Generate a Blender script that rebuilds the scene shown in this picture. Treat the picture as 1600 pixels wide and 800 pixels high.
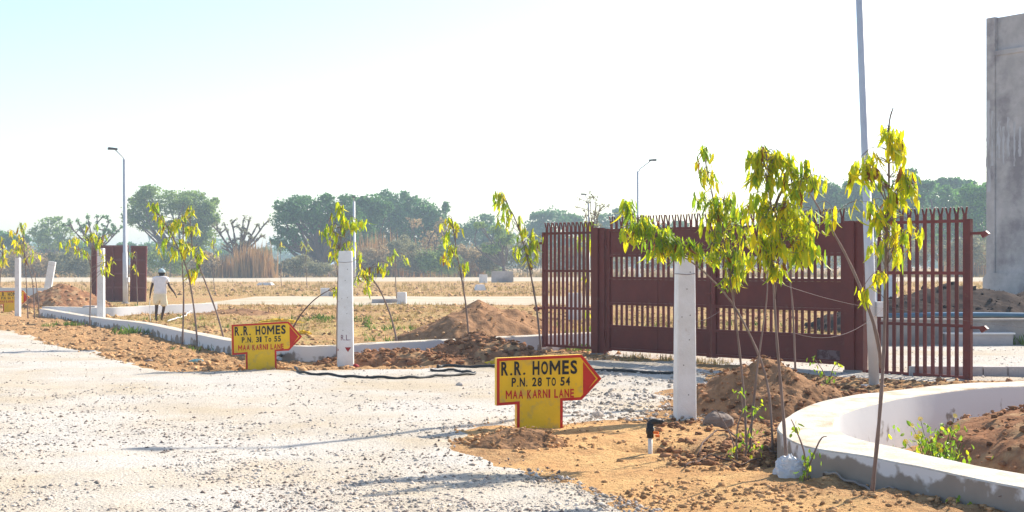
import bpy, math, random
import numpy as np
from mathutils import Vector, Matrix
random.seed(7); rng = np.random.default_rng(7)
S = bpy.context.scene
for o in list(bpy.data.objects): bpy.data.objects.remove(o)
COL = S.collection
# ------------------------------------------------------------------ camera
F = 2133.0; CAMZ = 1.85; HY = 412.0          # focal length in 1600-px pixels, eye height, horizon row
cam_d = bpy.data.cameras.new('camera'); cam = bpy.data.objects.new('camera', cam_d); COL.objects.link(cam)
cam.location = (0, 0, CAMZ); cam.rotation_euler = (math.radians(90), 0, 0)
cam_d.sensor_width = 36; cam_d.lens = F / 1600 * 36; cam_d.shift_y = (HY - 400) / 1600
cam_d.clip_start = .1; cam_d.clip_end = 6000
S.camera = cam
# ------------------------------------------------------------------ light
SUN_DIR = Vector((0.74, 0.67, 0)).normalized(); ELEV = math.radians(36)
w = bpy.data.worlds.new('World'); S.world = w; w.use_nodes = True
nt = w.node_tree; bg = nt.nodes['Background']
sky = nt.nodes.new('ShaderNodeTexSky'); sky.sky_type = 'NISHITA'; sky.sun_disc = False
sky.sun_elevation = ELEV; sky.sun_rotation = math.atan2(SUN_DIR.x, SUN_DIR.y)
sky.air_density = 1.0; sky.dust_density = 1.0; sky.ozone_density = 1.5
nt.links.new(sky.outputs[0], bg.inputs[0]); bg.inputs[1].default_value = 0.13
sd = bpy.data.lights.new('sun', 'SUN'); sd.energy = 4.8; sd.angle = math.radians(.6); sd.color = (1, .92, .80)
sun = bpy.data.objects.new('sun', sd); COL.objects.link(sun)
sun.rotation_euler = Vector((-SUN_DIR.x*math.cos(ELEV), -SUN_DIR.y*math.cos(ELEV), -math.sin(ELEV))).to_track_quat('-Z', 'Y').to_euler()
S.view_settings.view_transform = 'Standard'; S.view_settings.look = 'None'; S.view_settings.gamma = 1
S.view_settings.exposure = 0.92
# ------------------------------------------------------------------ placing helpers
def P(px, py, y):                       # the place at distance y seen at photo pixel px,py
    return Vector(((px-800)*y/F, y, CAMZ+(HY-py)*y/F))
def G(px, py, z=0):                     # the place on level z seen at photo pixel px,py
    y = (CAMZ-z)*F/(py-HY); return Vector(((px-800)*y/F, y, z))
def V(*a): return Vector(a)
# ------------------------------------------------------------------ numpy noise
def _hash(ix, iy, s):
    h = (ix*374761393 + iy*668265263 + s*974634777) & 0xffffffff
    h = ((h ^ (h >> 13))*1274126177) & 0xffffffff
    return ((h ^ (h >> 16)) & 0xffff)/65535.0
def vnoise(x, y, s=0):
    x = np.asarray(x, float); y = np.asarray(y, float)
    ix = np.floor(x).astype(np.int64); iy = np.floor(y).astype(np.int64)
    fx = x-ix; fy = y-iy; fx = fx*fx*(3-2*fx); fy = fy*fy*(3-2*fy)
    a = _hash(ix, iy, s); b = _hash(ix+1, iy, s); c = _hash(ix, iy+1, s); d = _hash(ix+1, iy+1, s)
    return (a*(1-fx)+b*fx)*(1-fy)+(c*(1-fx)+d*fx)*fy
def fbm(x, y, s=0, o=4):
    t = 0; a = .5; n = 0
    for k in range(o): t = t+a*vnoise(x*2**k, y*2**k, s+k*17); n += a; a *= .55
    return t/n
# ------------------------------------------------------------------ materials
def mat(name, col, rough=.85, col2=None, scale=4, bump=0, bscale=30, col3=None, s3=1.2, detail=5, trans=0, metal=0, spec=.25, stretch=None, contrast=(.35, .65), c3=(.5, .62), facevar=0, objvar=0):
    m = bpy.data.materials.new(name); m.use_nodes = True; N = m.node_tree.nodes; L = m.node_tree.links
    b = N['Principled BSDF']; b.inputs['Roughness'].default_value = rough; b.inputs['Metallic'].default_value = metal
    b.inputs['Specular IOR Level'].default_value = spec
    tc = N.new('ShaderNodeTexCoord'); src = tc.outputs['Object']
    if stretch:
        mp = N.new('ShaderNodeMapping'); mp.inputs['Scale'].default_value = stretch; L.new(src, mp.inputs[0]); src = mp.outputs[0]
    out = None
    c = lambda v: (v[0], v[1], v[2], 1)
    def rampmix(a, bcol, sc, lo, hi, det):
        n = N.new('ShaderNodeTexNoise'); n.inputs['Scale'].default_value = sc; n.inputs['Detail'].default_value = det; n.inputs['Roughness'].default_value = .62
        L.new(src, n.inputs['Vector'])
        r = N.new('ShaderNodeMapRange'); r.inputs[1].default_value = lo; r.inputs[2].default_value = hi; L.new(n.outputs['Fac'], r.inputs[0])
        mx = N.new('ShaderNodeMix'); mx.data_type = 'RGBA'; L.new(r.outputs[0], mx.inputs[0])
        if isinstance(a, tuple): mx.inputs[6].default_value = c(a)
        else: L.new(a, mx.inputs[6])
        mx.inputs[7].default_value = c(bcol); return mx.outputs[2]
    b.inputs['Base Color'].default_value = c(col)
    if col2: out = rampmix(col, col2, scale, contrast[0], contrast[1], detail)
    if col3: out = rampmix(out if out else col, col3, s3, c3[0], c3[1], 6)
    if facevar:
        g = N.new('ShaderNodeNewGeometry'); hs = N.new('ShaderNodeHueSaturation')
        r = N.new('ShaderNodeMapRange'); r.inputs[3].default_value = 1-facevar; r.inputs[4].default_value = 1+facevar
        L.new(g.outputs['Random Per Island'], r.inputs[0]); L.new(r.outputs[0], hs.inputs['Value'])
        if out: L.new(out, hs.inputs['Color'])
        else: hs.inputs['Color'].default_value = c(col)
        out = hs.outputs[0]
    if objvar:
        g = N.new('ShaderNodeObjectInfo'); hs = N.new('ShaderNodeHueSaturation'); r = N.new('ShaderNodeMapRange'); r.inputs[3].default_value = 1-objvar; r.inputs[4].default_value = 1+objvar
        L.new(g.outputs['Random'], r.inputs[0]); L.new(r.outputs[0], hs.inputs['Value']); L.new(out, hs.inputs['Color']); out = hs.outputs[0]
    if out: L.new(out, b.inputs['Base Color'])
    if bump:
        n = N.new('ShaderNodeTexNoise'); n.inputs['Scale'].default_value = bscale; n.inputs['Detail'].default_value = 6; L.new(src, n.inputs['Vector'])
        bp = N.new('ShaderNodeBump'); bp.inputs['Strength'].default_value = bump; bp.inputs['Distance'].default_value = .02
        L.new(n.outputs['Fac'], bp.inputs['Height']); L.new(bp.outputs[0], b.inputs['Normal'])
    if trans:
        t = N.new('ShaderNodeBsdfTranslucent'); mx = N.new('ShaderNodeMixShader'); mx.inputs[0].default_value = trans
        if out: L.new(out, t.inputs[0])
        else: t.inputs[0].default_value = c(col)
        L.new(b.outputs[0], mx.inputs[1]); L.new(t.outputs[0], mx.inputs[2]); L.new(mx.outputs[0], N['Material Output'].inputs[0])
    m['p'] = 1
    return m
M = {}
M['gravel'] = mat('gravel', (.55, .51, .45), .95, (.50, .42, .31), .33, .9, 40, (.24, .20, .17), s3=42, c3=(.54, .66), contrast=(.42, .62))
M['road_far'] = mat('pale_track', (.54, .47, .36), .95, (.46, .38, .27), .35, .3, 5)
M['stone_w'] = mat('gravel_stone', (.55, .49, .42), .95, (.38, .31, .26), 3, .5, 40, facevar=.5)
M['stone_g'] = mat('grey_stone', (.26, .20, .16), .9, (.17, .13, .11), 5, .5, 30, facevar=.25)
M['clod'] = mat('dry_clod', (.54, .33, .17), .95, (.38, .21, .10), 2, .6, 40, facevar=.5)
M['clod_r'] = mat('red_clod', (.36, .19, .10), .95, (.22, .11, .06), 2, .6, 40, facevar=.55)
M['heap_sand'] = mat('heap_sand', (.36, .205, .11), .95, (.25, .14, .075), 5, .9, 22, (.2, .11, .06), 2.5)
M['heap_red'] = mat('heap_red_earth', (.35, .175, .09), .95, (.22, .11, .06), 6, 1, 18, (.38, .24, .13), 2.2)
M['heap_dark'] = mat('heap_dark_earth', (.075, .055, .046), .95, (.045, .034, .03), 3, .8, 8)
M['maroon'] = mat('maroon_paint', (.15, .026, .018), .5, (.115, .020, .015), 2.5, .08, 60, (.15, .05, .035), 5, spec=.3, c3=(.6, .75))
M['maroon_bar'] = mat('maroon_bar_paint', (.18, .032, .024), .5, (.12, .022, .018), 3, .05, 60, (.20, .08, .05), 7, c3=(.6, .72), spec=.3, objvar=.22)
M['maroon_far'] = mat('faded_maroon_paint', (.19, .055, .05), .6, (.15, .045, .04), 1.2, spec=.2)
M['rust_white'] = mat('scraped_paint', (.16, .10, .10), .8, (.09, .04, .04), 9, contrast=(.45, .55))
M['white'] = mat('whitewash', (.80, .79, .78), .85, (.68, .66, .63), 3, .25, 40, (.48, .38, .30), 5, c3=(.62, .76))
M['white_top'] = mat('whitewashed_top', (.60, .56, .49), .9, (.53, .44, .33), 3.5, .6, 30, (.42, .31, .20), 2.6, c3=(.54, .68))
M['lamp_white'] = mat('lamp_pole_paint', (.62, .63, .64), .45, (.52, .53, .55), 2, spec=.4)
M['galv'] = mat('galvanised_steel', (.45, .46, .48), .45, (.36, .37, .39), 3, metal=.4)
M['dark_metal'] = mat('dark_lamp_head', (.08, .08, .09), .5)
M['yellow'] = mat('sign_yellow', (.90, .54, .010), .5, (.80, .47, .010), 3, .1, 30, (.55, .35, .08), 8, c3=(.52, .72), spec=.3)
M['sign_red'] = mat('sign_red', (.62, .03, .015), .55, (.48, .025, .012), 6)
M['sign_black'] = mat('sign_black', (.018, .014, .010), .6, (.03, .025, .02), 20)
M['post_red'] = mat('post_red_paint', (.35, .02, .02), .7, (.28, .02, .02), 9)
M['post_blue'] = mat('post_dark_lettering', (.22, .06, .09), .7, (.15, .05, .08), 9)
M['concrete'] = mat('raw_concrete', (.47, .43, .42), .9, (.34, .31, .30), 1.0, .6, 14, (.23, .20, .205), .33, c3=(.48, .60))
M['concrete_low'] = mat('block_concrete', (.34, .31, .28), .9, (.26, .235, .22), 2.2, .4, 20, (.20, .18, .17), 1.6, c3=(.5, .66))
M['bark'] = mat('bark', (.16, .10, .08), .9, (.10, .065, .05), 9, .5, 40, stretch=(1, 1, .2))
M['bark_pale'] = mat('pale_bark', (.26, .19, .16), .9, (.17, .12, .10), 9, .5, 40, stretch=(1, 1, .2))
M['leaf_yg'] = mat('leaf_yellow_green', (.64, .68, .02), .45, (.46, .56, .02), 6, trans=.62, spec=.4)
M['leaf_g'] = mat('leaf_green', (.34, .50, .025), .4, (.20, .34, .02), 6, trans=.55, spec=.4)
M['leaf_y'] = mat('leaf_yellow', (.90, .78, .015), .5, (.78, .66, .015), 6, trans=.62, spec=.4)
M['leaf_b'] = mat('leaf_browning', (.34, .14, .025), .6, (.22, .09, .02), 6, trans=.4)
M['fol_far'] = mat('distant_foliage', (.15, .29, .085), .8, (.08, .19, .065), .35, trans=.35, facevar=.5)
M['fol_acacia'] = mat('acacia_foliage', (.29, .40, .09), .8, (.19, .28, .07), .3, trans=.42, facevar=.5)
M['fol_green'] = mat('bright_tree_foliage', (.23, .43, .05), .8, (.10, .25, .045), .25, trans=.4, facevar=.5)
M['fol_grey'] = mat('grey_thicket', (.34, .32, .17), .9, (.22, .21, .12), .4, trans=.35, facevar=.5)
M['fol_brown'] = mat('dry_thicket', (.56, .42, .22), .9, (.38, .28, .15), .5, trans=.35, facevar=.45)
M['fol_bush'] = mat('green_bush', (.31, .40, .12), .9, (.21, .28, .09), .5, trans=.38, facevar=.45)
M['reed'] = mat('dry_reed', (.48, .29, .12), .9, (.36, .20, .08), .8, trans=.3, facevar=.35)
M['grass_dry'] = mat('dry_grass', (.42, .30, .11), .9, (.33, .24, .09), 1, trans=.3, facevar=.4)
M['grass_green'] = mat('green_weed', (.15, .24, .03), .8, (.10, .17, .025), 3, trans=.35, facevar=.4)
M['weed_leaf'] = mat('sprout_leaf', (.24, .40, .03), .5, (.16, .30, .02), 6, trans=.5, facevar=.3)
M['flower'] = mat('yellow_flower', (.75, .52, .01), .6, trans=.3)
M['pipe_black'] = mat('black_pipe', (.02, .02, .022), .5, (.035, .033, .032), 6)
M['pipe_grey'] = mat('grey_cable', (.30, .27, .25), .5, (.20, .18, .17), 6)
M['pipe_blue'] = mat('blue_pipe', (.06, .15, .24), .45, (.09, .18, .26), 3)
M['plastic'] = mat('white_plastic', (.75, .76, .78), .35, (.65, .67, .70), 5, trans=.25, spec=.5)
M['teal'] = mat('teal_plastic', (.12, .42, .42), .35, (.5, .62, .62), 8, trans=.2)
M['cloth_y'] = mat('yellow_cloth', (.70, .48, .02), .8, (.6, .36, .02), 6)
M['pvc'] = mat('white_pvc', (.70, .66, .60), .45)
M['orange'] = mat('orange_plastic', (.75, .16, .02), .4)
M['wire'] = mat('steel_wire', (.22, .17, .16), .5)
M['skin'] = mat('dark_skin', (.075, .038, .025), .6, (.055, .028, .02), 8)
M['shirt'] = mat('pale_shirt', (.82, .77, .77), .9, (.72, .67, .67), 6, .3, 14)
M['shorts'] = mat('cream_cloth', (.80, .72, .56), .9, (.70, .61, .45), 6, .3, 14)
M['cap'] = mat('grey_blue_cloth', (.42, .52, .55), .9, (.30, .40, .44), 14, .3, 30)
M['hair'] = mat('black_hair', (.015, .012, .012), .8)

# plaster on the kerb: whitewash over grey render, worn away low down
def plaster_mat():
    m = bpy.data.materials.new('worn_plaster'); m.use_nodes = True; N = m.node_tree.nodes; L = m.node_tree.links; b = N['Principled BSDF']
    b.inputs['Roughness'].default_value = .9; b.inputs['Specular IOR Level'].default_value = .2
    g = N.new('ShaderNodeNewGeometry'); sx = N.new('ShaderNodeSeparateXYZ'); L.new(g.outputs['Position'], sx.inputs[0])
    n = N.new('ShaderNodeTexNoise'); n.inputs['Scale'].default_value = 4; n.inputs['Detail'].default_value = 7; L.new(g.outputs['Position'], n.inputs['Vector'])
    n2 = N.new('ShaderNodeTexNoise'); n2.inputs['Scale'].default_value = 1.1; n2.inputs['Detail'].default_value = 5; L.new(g.outputs['Position'], n2.inputs['Vector'])
    at = N.new('ShaderNodeAttribute'); at.attribute_name = 'wear'
    a = N.new('ShaderNodeMath'); a.operation = 'MULTIPLY_ADD'; L.new(n.outputs['Fac'], a.inputs[0]); a.inputs[1].default_value = 1.0; L.new(at.outputs['Fac'], a.inputs[2])
    a2 = N.new('ShaderNodeMath'); a2.operation = 'MULTIPLY_ADD'; L.new(n2.outputs['Fac'], a2.inputs[0]); a2.inputs[1].default_value = .5; L.new(a.outputs[0], a2.inputs[2])
    r = N.new('ShaderNodeMapRange'); r.inputs[1].default_value = .92; r.inputs[2].default_value = 1.0; L.new(a2.outputs[0], r.inputs[0])
    mx = N.new('ShaderNodeMix'); mx.data_type = 'RGBA'; L.new(r.outputs[0], mx.inputs[0]); mx.inputs[6].default_value = (.64, .64, .65, 1)
    mc = N.new('ShaderNodeMix'); mc.data_type = 'RGBA'; L.new(n.outputs['Fac'], mc.inputs[0]); mc.inputs[6].default_value = (.36, .31, .27, 1); mc.inputs[7].default_value = (.22, .19, .16, 1)
    L.new(mc.outputs[2], mx.inputs[7]); L.new(mx.outputs[2], b.inputs['Base Color'])
    bp = N.new('ShaderNodeBump'); bp.inputs['Strength'].default_value = .4; bp.inputs['Distance'].default_value = .01; L.new(n.outputs['Fac'], bp.inputs['Height']); L.new(bp.outputs[0], b.inputs['Normal'])
    return m
M['plaster'] = plaster_mat()
for k_ in ('heap_sand', 'heap_red', 'heap_dark', 'clod', 'clod_r', 'stone_w', 'road_far', 'gravel', 'grass_dry', 'reed'):
    M[k_].node_tree.nodes['Principled BSDF'].inputs['Specular IOR Level'].default_value = .02
# ground: dirt whose colour follows three painted-in soil kinds (sand, red clods, dry grass lot)
def ground_mat():
    m = bpy.data.materials.new('earth'); m.use_nodes = True; N = m.node_tree.nodes; L = m.node_tree.links; b = N['Principled BSDF']
    b.inputs['Roughness'].default_value = .95; b.inputs['Specular IOR Level'].default_value = .02
    g = N.new('ShaderNodeNewGeometry')
    def noise(sc, det=6):
        n = N.new('ShaderNodeTexNoise'); n.inputs['Scale'].default_value = sc; n.inputs['Detail'].default_value = det; n.inputs['Roughness'].default_value = .65; L.new(g.outputs['Position'], n.inputs['Vector']); return n.outputs['Fac']
    def rng_(f, a, c):
        r = N.new('ShaderNodeMapRange'); r.inputs[1].default_value = a; r.inputs[2].default_value = c; L.new(f, r.inputs[0]); return r.outputs[0]
    def mix(f, a, c):
        x = N.new('ShaderNodeMix'); x.data_type = 'RGBA'; L.new(f, x.inputs[0])
        for i, v in ((6, a), (7, c)):
            if isinstance(v, tuple): x.inputs[i].default_value = (*v, 1)
            else: L.new(v, x.inputs[i])
        return x.outputs[2]
    n1 = noise(1.6); n2 = noise(9); n3 = noise(30)
    def attr(n):
        a = N.new('ShaderNodeAttribute'); a.attribute_name = n; return a.outputs['Fac']
    red = mix(rng_(n2, .38, .62), (.54, .335, .165), (.37, .205, .10))
    sand = mix(rng_(n1, .38, .62), mix(rng_(n2, .35, .7), (.72, .46, .21), (.62, .37, .16)), (.55, .31, .14))
    lot = mix(rng_(n2, .35, .65), (.50, .33, .16), (.36, .20, .10))
    lot = mix(rng_(n1, .42, .62), lot, (.46, .35, .14))
    base = mix(attr('sand'), red, sand); base = mix(attr('lot'), base, lot)
    base = mix(rng_(n3, .62, .72), base, (.22, .11, .06))
    L.new(base, b.inputs['Base Color'])
    bp = N.new('ShaderNodeBump'); bp.inputs['Strength'].default_value = .8; bp.inputs['Distance'].default_value = .04; L.new(n3, bp.inputs['Height'])
    bp2 = N.new('ShaderNodeBump'); bp2.inputs['Strength'].default_value = .6; bp2.inputs['Distance'].default_value = .12; L.new(n2, bp2.inputs['Height']); L.new(bp.outputs[0], bp2.inputs['Normal'])
    L.new(bp2.outputs[0], b.inputs['Normal'])
    return m
M['earth'] = ground_mat()
# ------------------------------------------------------------------ mesh builder
class MB:
    def __init__(s): s.v = []; s.f = []; s.m = []
    def add(s, vs, fs, mi=0):
        b = len(s.v); s.v += [tuple(v) for v in vs]; s.f += [tuple(i+b for i in f) for f in fs]; s.m += [mi]*len(fs); return s
    def box(s, x0, x1, y0, y1, z0, z1, mi=0, top=1.0):
        cx, cy = (x0+x1)/2, (y0+y1)/2
        vs = [(x, y, z0) for x, y in ((x0, y0), (x1, y0), (x1, y1), (x0, y1))]
        vs += [(cx+(x-cx)*top, cy+(y-cy)*top, z1) for x, y in ((x0, y0), (x1, y0), (x1, y1), (x0, y1))]
        return s.add(vs, [(3, 2, 1, 0), (4, 5, 6, 7), (0, 1, 5, 4), (1, 2, 6, 5), (2, 3, 7, 6), (3, 0, 4, 7)], mi)
    def tube(s, pts, rad, n=8, mi=0, cap=True):
        pts = [Vector(p) for p in pts]; k = len(pts)
        if not hasattr(rad, '__len__'): rad = [rad]*k
        rings = []; up = None
        for i, p in enumerate(pts):
            t = (pts[min(i+1, k-1)]-pts[max(i-1, 0)]).normalized()
            if up is None: up = t.orthogonal().normalized()
            up = (up-t*up.dot(t)).normalized(); bi = t.cross(up)
            rings += [p+(up*math.cos(2*math.pi*j/n)+bi*math.sin(2*math.pi*j/n))*rad[i] for j in range(n)]
        fs = [(i*n+j, i*n+(j+1) % n, (i+1)*n+(j+1) % n, (i+1)*n+j) for i in range(k-1) for j in range(n)]
        if cap: fs += [tuple(range(n-1, -1, -1)), tuple((k-1)*n+j for j in range(n))]
        return s.add(rings, fs, mi)
    def prism(s, outline, y0, y1, mi=0):      # outline in x,z; extruded in y
        n = len(outline); vs = [(x, y0, z) for x, z in outline]+[(x, y1, z) for x, z in outline]
        fs = [tuple(range(n)), tuple(range(2*n-1, n-1, -1))]+[(i, i+n, (i+1) % n+n, (i+1) % n) for i in range(n)]
        return s.add(vs, fs, mi)
    def mesh(s, name, mats, off=(0, 0, 0), smooth=False, bevel=0):
        me = bpy.data.meshes.new(name); o = Vector(off)
        me.from_pydata([(v[0]-o.x, v[1]-o.y, v[2]-o.z) for v in s.v], [], s.f)
        for mm in (mats if isinstance(mats, (list, tuple)) else [mats]): me.materials.append(mm)
        if any(s.m): me.polygons.foreach_set('material_index', s.m)
        if smooth: me.polygons.foreach_set('use_smooth', [True]*len(s.f))
        me.update(); return me
def npmesh(name, verts, faces, m, smooth=False):
    me = bpy.data.meshes.new(name); verts = np.asarray(verts, np.float32); faces = np.asarray(faces, np.int32); k = faces.shape[1]
    me.vertices.add(len(verts)); me.vertices.foreach_set('co', verts.ravel())
    me.loops.add(faces.size); me.loops.foreach_set('vertex_index', faces.ravel())
    me.polygons.add(len(faces)); me.polygons.foreach_set('loop_start', np.arange(0, faces.size, k, dtype=np.int32))
    try: me.polygons.foreach_set('loop_total', np.full(len(faces), k, np.int32))
    except Exception: pass
    if smooth: me.polygons.foreach_set('use_smooth', np.ones(len(faces), bool))
    me.update(calc_edges=True); me.validate()
    for mm in (m if isinstance(m, (list, tuple)) else [m]): me.materials.append(mm)
    return me
def link(name, me, parent=None, loc=None):
    o = bpy.data.objects.new(name, me); COL.objects.link(o)
    if parent: o.parent = parent
    if loc is not None: o.location = loc
    return o
def tag(o, label=None, cat=None, group=None, kind=None):
    for k, v in (('label', label), ('category', cat), ('group', group), ('kind', kind)):
        if v: o[k] = v
    return o
def root(name, loc, label, cat, group=None, rz=0):
    o = bpy.data.objects.new(name, None); COL.objects.link(o); o.location = loc; o.rotation_euler = (0, 0, rz); o.empty_display_size = .2
    return tag(o, label, cat, group)
def part(name, mb, m, parent, world=True, smooth=False, **k):
    off = parent.location if (world and parent) else (0, 0, 0)
    o = link(name, mb.mesh(name, m, off, smooth), parent); tag(o, **k); return o
def single(name, mb, m, loc, label, cat, group=None, smooth=False, world=True, kind=None):
    o = link(name, mb.mesh(name, m, loc if world else (0, 0, 0), smooth), None, loc); return tag(o, label, cat, group, kind)
def catmull(pts, n=6):
    pts = [Vector(p) for p in pts]; out = []
    for i in range(len(pts)-1):
        p0 = pts[max(i-1, 0)]; p1 = pts[i]; p2 = pts[i+1]; p3 = pts[min(i+2, len(pts)-1)]
        for k in range(n):
            t = k/n; out.append(.5*((2*p1)+(p2-p0)*t+(2*p0-5*p1+4*p2-p3)*t*t+(3*p1-p0-3*p2+p3)*t**3))
    out.append(pts[-1]); return out
def sdist(poly, X, Y):                  # signed distance, positive inside
    d = np.full(X.shape, 1e9); ins = np.zeros(X.shape, bool); n = len(poly)
    for i in range(n):
        x0, y0 = poly[i]; x1, y1 = poly[(i+1) % n]; dx, dy = x1-x0, y1-y0
        t = np.clip(((X-x0)*dx+(Y-y0)*dy)/(dx*dx+dy*dy+1e-12), 0, 1)
        d = np.minimum(d, np.hypot(X-x0-t*dx, Y-y0-t*dy))
        c = ((y0 > Y) != (y1 > Y)) & (X < (x1-x0)*(Y-y0)/(y1-y0+1e-12)+x0); ins ^= c
    return np.where(ins, d, -d)
def gpoly(l): return [tuple(G(a, b)[:2]) for a, b in l]
# ------------------------------------------------------------------ the ground
MAIN = gpoly([(-300, 506), (0, 517), (60, 529), (130, 549), (200, 567), (280, 581), (380, 579), (520, 579), (600, 576), (700, 573), (850, 568), (935, 562),
              (1060, 566), (1110, 572), (1095, 600), (1040, 612), (1030, 640), (960, 655), (885, 668), (770, 664), (700, 676), (690, 690), (740, 708), (800, 728), (880, 752), (950, 778), (1010, 800), (1100, 850)])
MAIN += [(1.2, 5), (1.2, -30), (-40, -30)]
BACK = gpoly([(935, 556), (1060, 562), (1180, 574), (1320, 590), (1450, 596), (1850, 597), (1850, 541), (1380, 536), (1150, 531), (1000, 532), (900, 545)])
SAND = gpoly([(700, 660), (900, 660), (1060, 650), (1180, 690), (1240, 740), (1330, 790), (1600, 900), (900, 900), (820, 740), (740, 705)])
REDL = gpoly([(-300, 495), (60, 492), (350, 548), (540, 566), (700, 560), (890, 548), (940, 556), (860, 568), (520, 580), (280, 582), (60, 530), (-300, 506)])
PIT = G(1025, 698); PIT2 = G(1100, 706)
OUT_T_ = [(3.9, 8.2), (3.42, 9.1), (3.13, 9.78), (2.85, 10.45), (2.46, 11.1), (2.36, 11.85), (2.45, 12.6), (2.68, 13.35), (3.12, 14.4), (3.67, 15.3), (4.3, 16.0), (5.14, 16.75), (5.9, 17.2), (6.8, 17.55), (8.2, 17.85), (10.5, 18.1)]
INN_T_ = [(4.35, 8.5), (3.84, 9.4), (3.45, 10.15), (3.22, 10.85), (3.02, 11.5), (2.93, 12.1), (2.98, 12.65), (3.13, 13.2), (3.38, 13.8), (3.95, 14.7), (4.6, 15.55), (5.3, 16.2), (6.0, 16.65), (6.9, 17.05), (8.3, 17.35), (10.55, 17.6)]
K_ = 1.55/1.5
OUT_T = [(x*K_, y*K_) for x, y in OUT_T_]; INN_T = [(x*K_, y*K_) for x, y in INN_T_]
def height(X, Y):
    far = np.clip((Y-60)/60, 0, 1)
    h = (fbm(X*.25, Y*.25, 3)-.5)*.12*(1-far)
    rough = np.clip(-sdist(MAIN, X, Y)*2+.2, 0, 1)*np.clip(-sdist(BACK, X, Y)*2+.2, 0, 1)
    near = np.clip((70-Y)/30, 0, 1)
    h += rough*near*((fbm(X*2.2, Y*2.2, 9, 5)-.5)*.16*(1-.55*np.clip(sdist(SAND, X, Y)*3, 0, 1)))
    h += near*(1-rough)*(fbm(X*3, Y*3, 21, 4)-.5)*.03
    h += rough*near*(1-.75*np.clip(sdist(SAND, X, Y)*3, 0, 1))*(fbm(X*6.5, Y*5, 49, 3)-.5)*.11
    for c, r, dpt in ((PIT, (.36, .20), .30), (PIT2, (.26, .15), .20), (G(1195, 728), (.3, .25), .15)):
        h -= dpt*np.exp(-(((X-c.x)/r[0])**2+((Y-c.y)/r[1])**2))
    ring = sdist([tuple(p) for p in OUT_T], X, Y)
    h = np.where(ring > 0, h*.5-.28, h)
    rise = np.clip((12.4-Y)/1.2, 0, 1)*np.clip((X-1.2)/1.2, 0, 1); h += np.where(ring <= 0, .085*rise, 0)
    return h
def ladder(a, b, st, grow, far):
    v = list(np.arange(a, b, st)); s = st
    while v[-1] < far: s *= grow; v.append(v[-1]+s)
    return v
xs = ladder(-12, 10.5, .06, 1.035, 2500); s_ = .06; left = [-12]
while left[-1] > -2500: s_ *= 1.035; left.append(left[-1]-s_)
xs = np.array(left[:0:-1]+xs)
ys = list(np.arange(8, 30, .06)); st = .06
while ys[-1] < 150: ys.append(ys[-1]*1.004)
s_ = .8
while ys[-1] < 3500: s_ *= 1.1; ys.append(ys[-1]+s_)
bk = [8]; s_ = .1
while bk[-1] > -600: s_ *= 1.15; bk.append(bk[-1]-s_)
ys = np.array(bk[:0:-1]+ys)
XX, YY = np.meshgrid(xs, ys); HH = height(XX, YY)
# shallow verges: the whole sheet is earth, gravel lies over it
def gridmesh(name, Z, keep, m):
    ny, nx = XX.shape; idx = np.arange(nx*ny).reshape(ny, nx)
    q = np.stack([idx[:-1, :-1], idx[:-1, 1:], idx[1:, 1:], idx[1:, :-1]], -1)
    k = (keep[:-1, :-1] | keep[:-1, 1:] | keep[1:, 1:] | keep[1:, :-1]); q = q[k]
    used = np.unique(q); remap = np.zeros(nx*ny, np.int64); remap[used] = np.arange(len(used))
    vs = np.stack([XX.ravel()[used], YY.ravel()[used], Z.ravel()[used]], 1)
    return npmesh(name, vs, remap[q], m, True), used
me, used = gridmesh('ground', HH, np.ones(XX.shape, bool), M['earth'])
def setattr_(me, name, val):
    a = me.attributes.new(name, 'FLOAT', 'POINT'); a.data.foreach_set('value', np.asarray(val, np.float32))
nz = (fbm(XX*1.3, YY*1.3, 31)-.5)
dk = sum(np.exp(-(((XX-c.x)/rx_)**2+((YY-c.y)/ry_)**2)) for c, rx_, ry_ in ((PIT, .45, .24), (PIT2, .35, .2), (G(1190, 725), .5, .4), (G(1150, 690), .5, .6)))
setattr_(me, 'sand', np.clip((sdist(SAND, XX, YY)+nz*1.8)*2.5+.3-dk*3, 0, 1).ravel()[used])
setattr_(me, 'lot', np.clip((np.clip((YY-22)/5, 0, 1)*np.where((YY > 74) & (YY < 142), .8, 1)*(1-.8*np.clip((fbm(XX*.12, YY*.3, 91)-.5)*9, 0, 1))*np.clip(-sdist(REDL, XX, YY)*1.5, 0, 1)).ravel()[used], 0, 1))
tag(link('ground', me), kind='structure')
def gmask(poly, amp=1.0, sc=.9): return sdist(poly, XX, YY)+(fbm(XX*sc, YY*sc, 77, 5)-.5)*amp
mk = np.maximum(gmask(MAIN, 1.0), gmask(BACK, .7))
Zr = HH+np.clip(mk*.08, -.03, .022)
me, _ = gridmesh('gravel_road', Zr, mk > -.15, M['gravel'])
tag(link('gravel_road', me), kind='structure')
def ground_z(x, y):
    x = np.atleast_1d(np.float64(x)); y = np.atleast_1d(np.float64(y)); return height(x, y)
def gz(x, y): return float(ground_z(x, y)[0])
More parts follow.
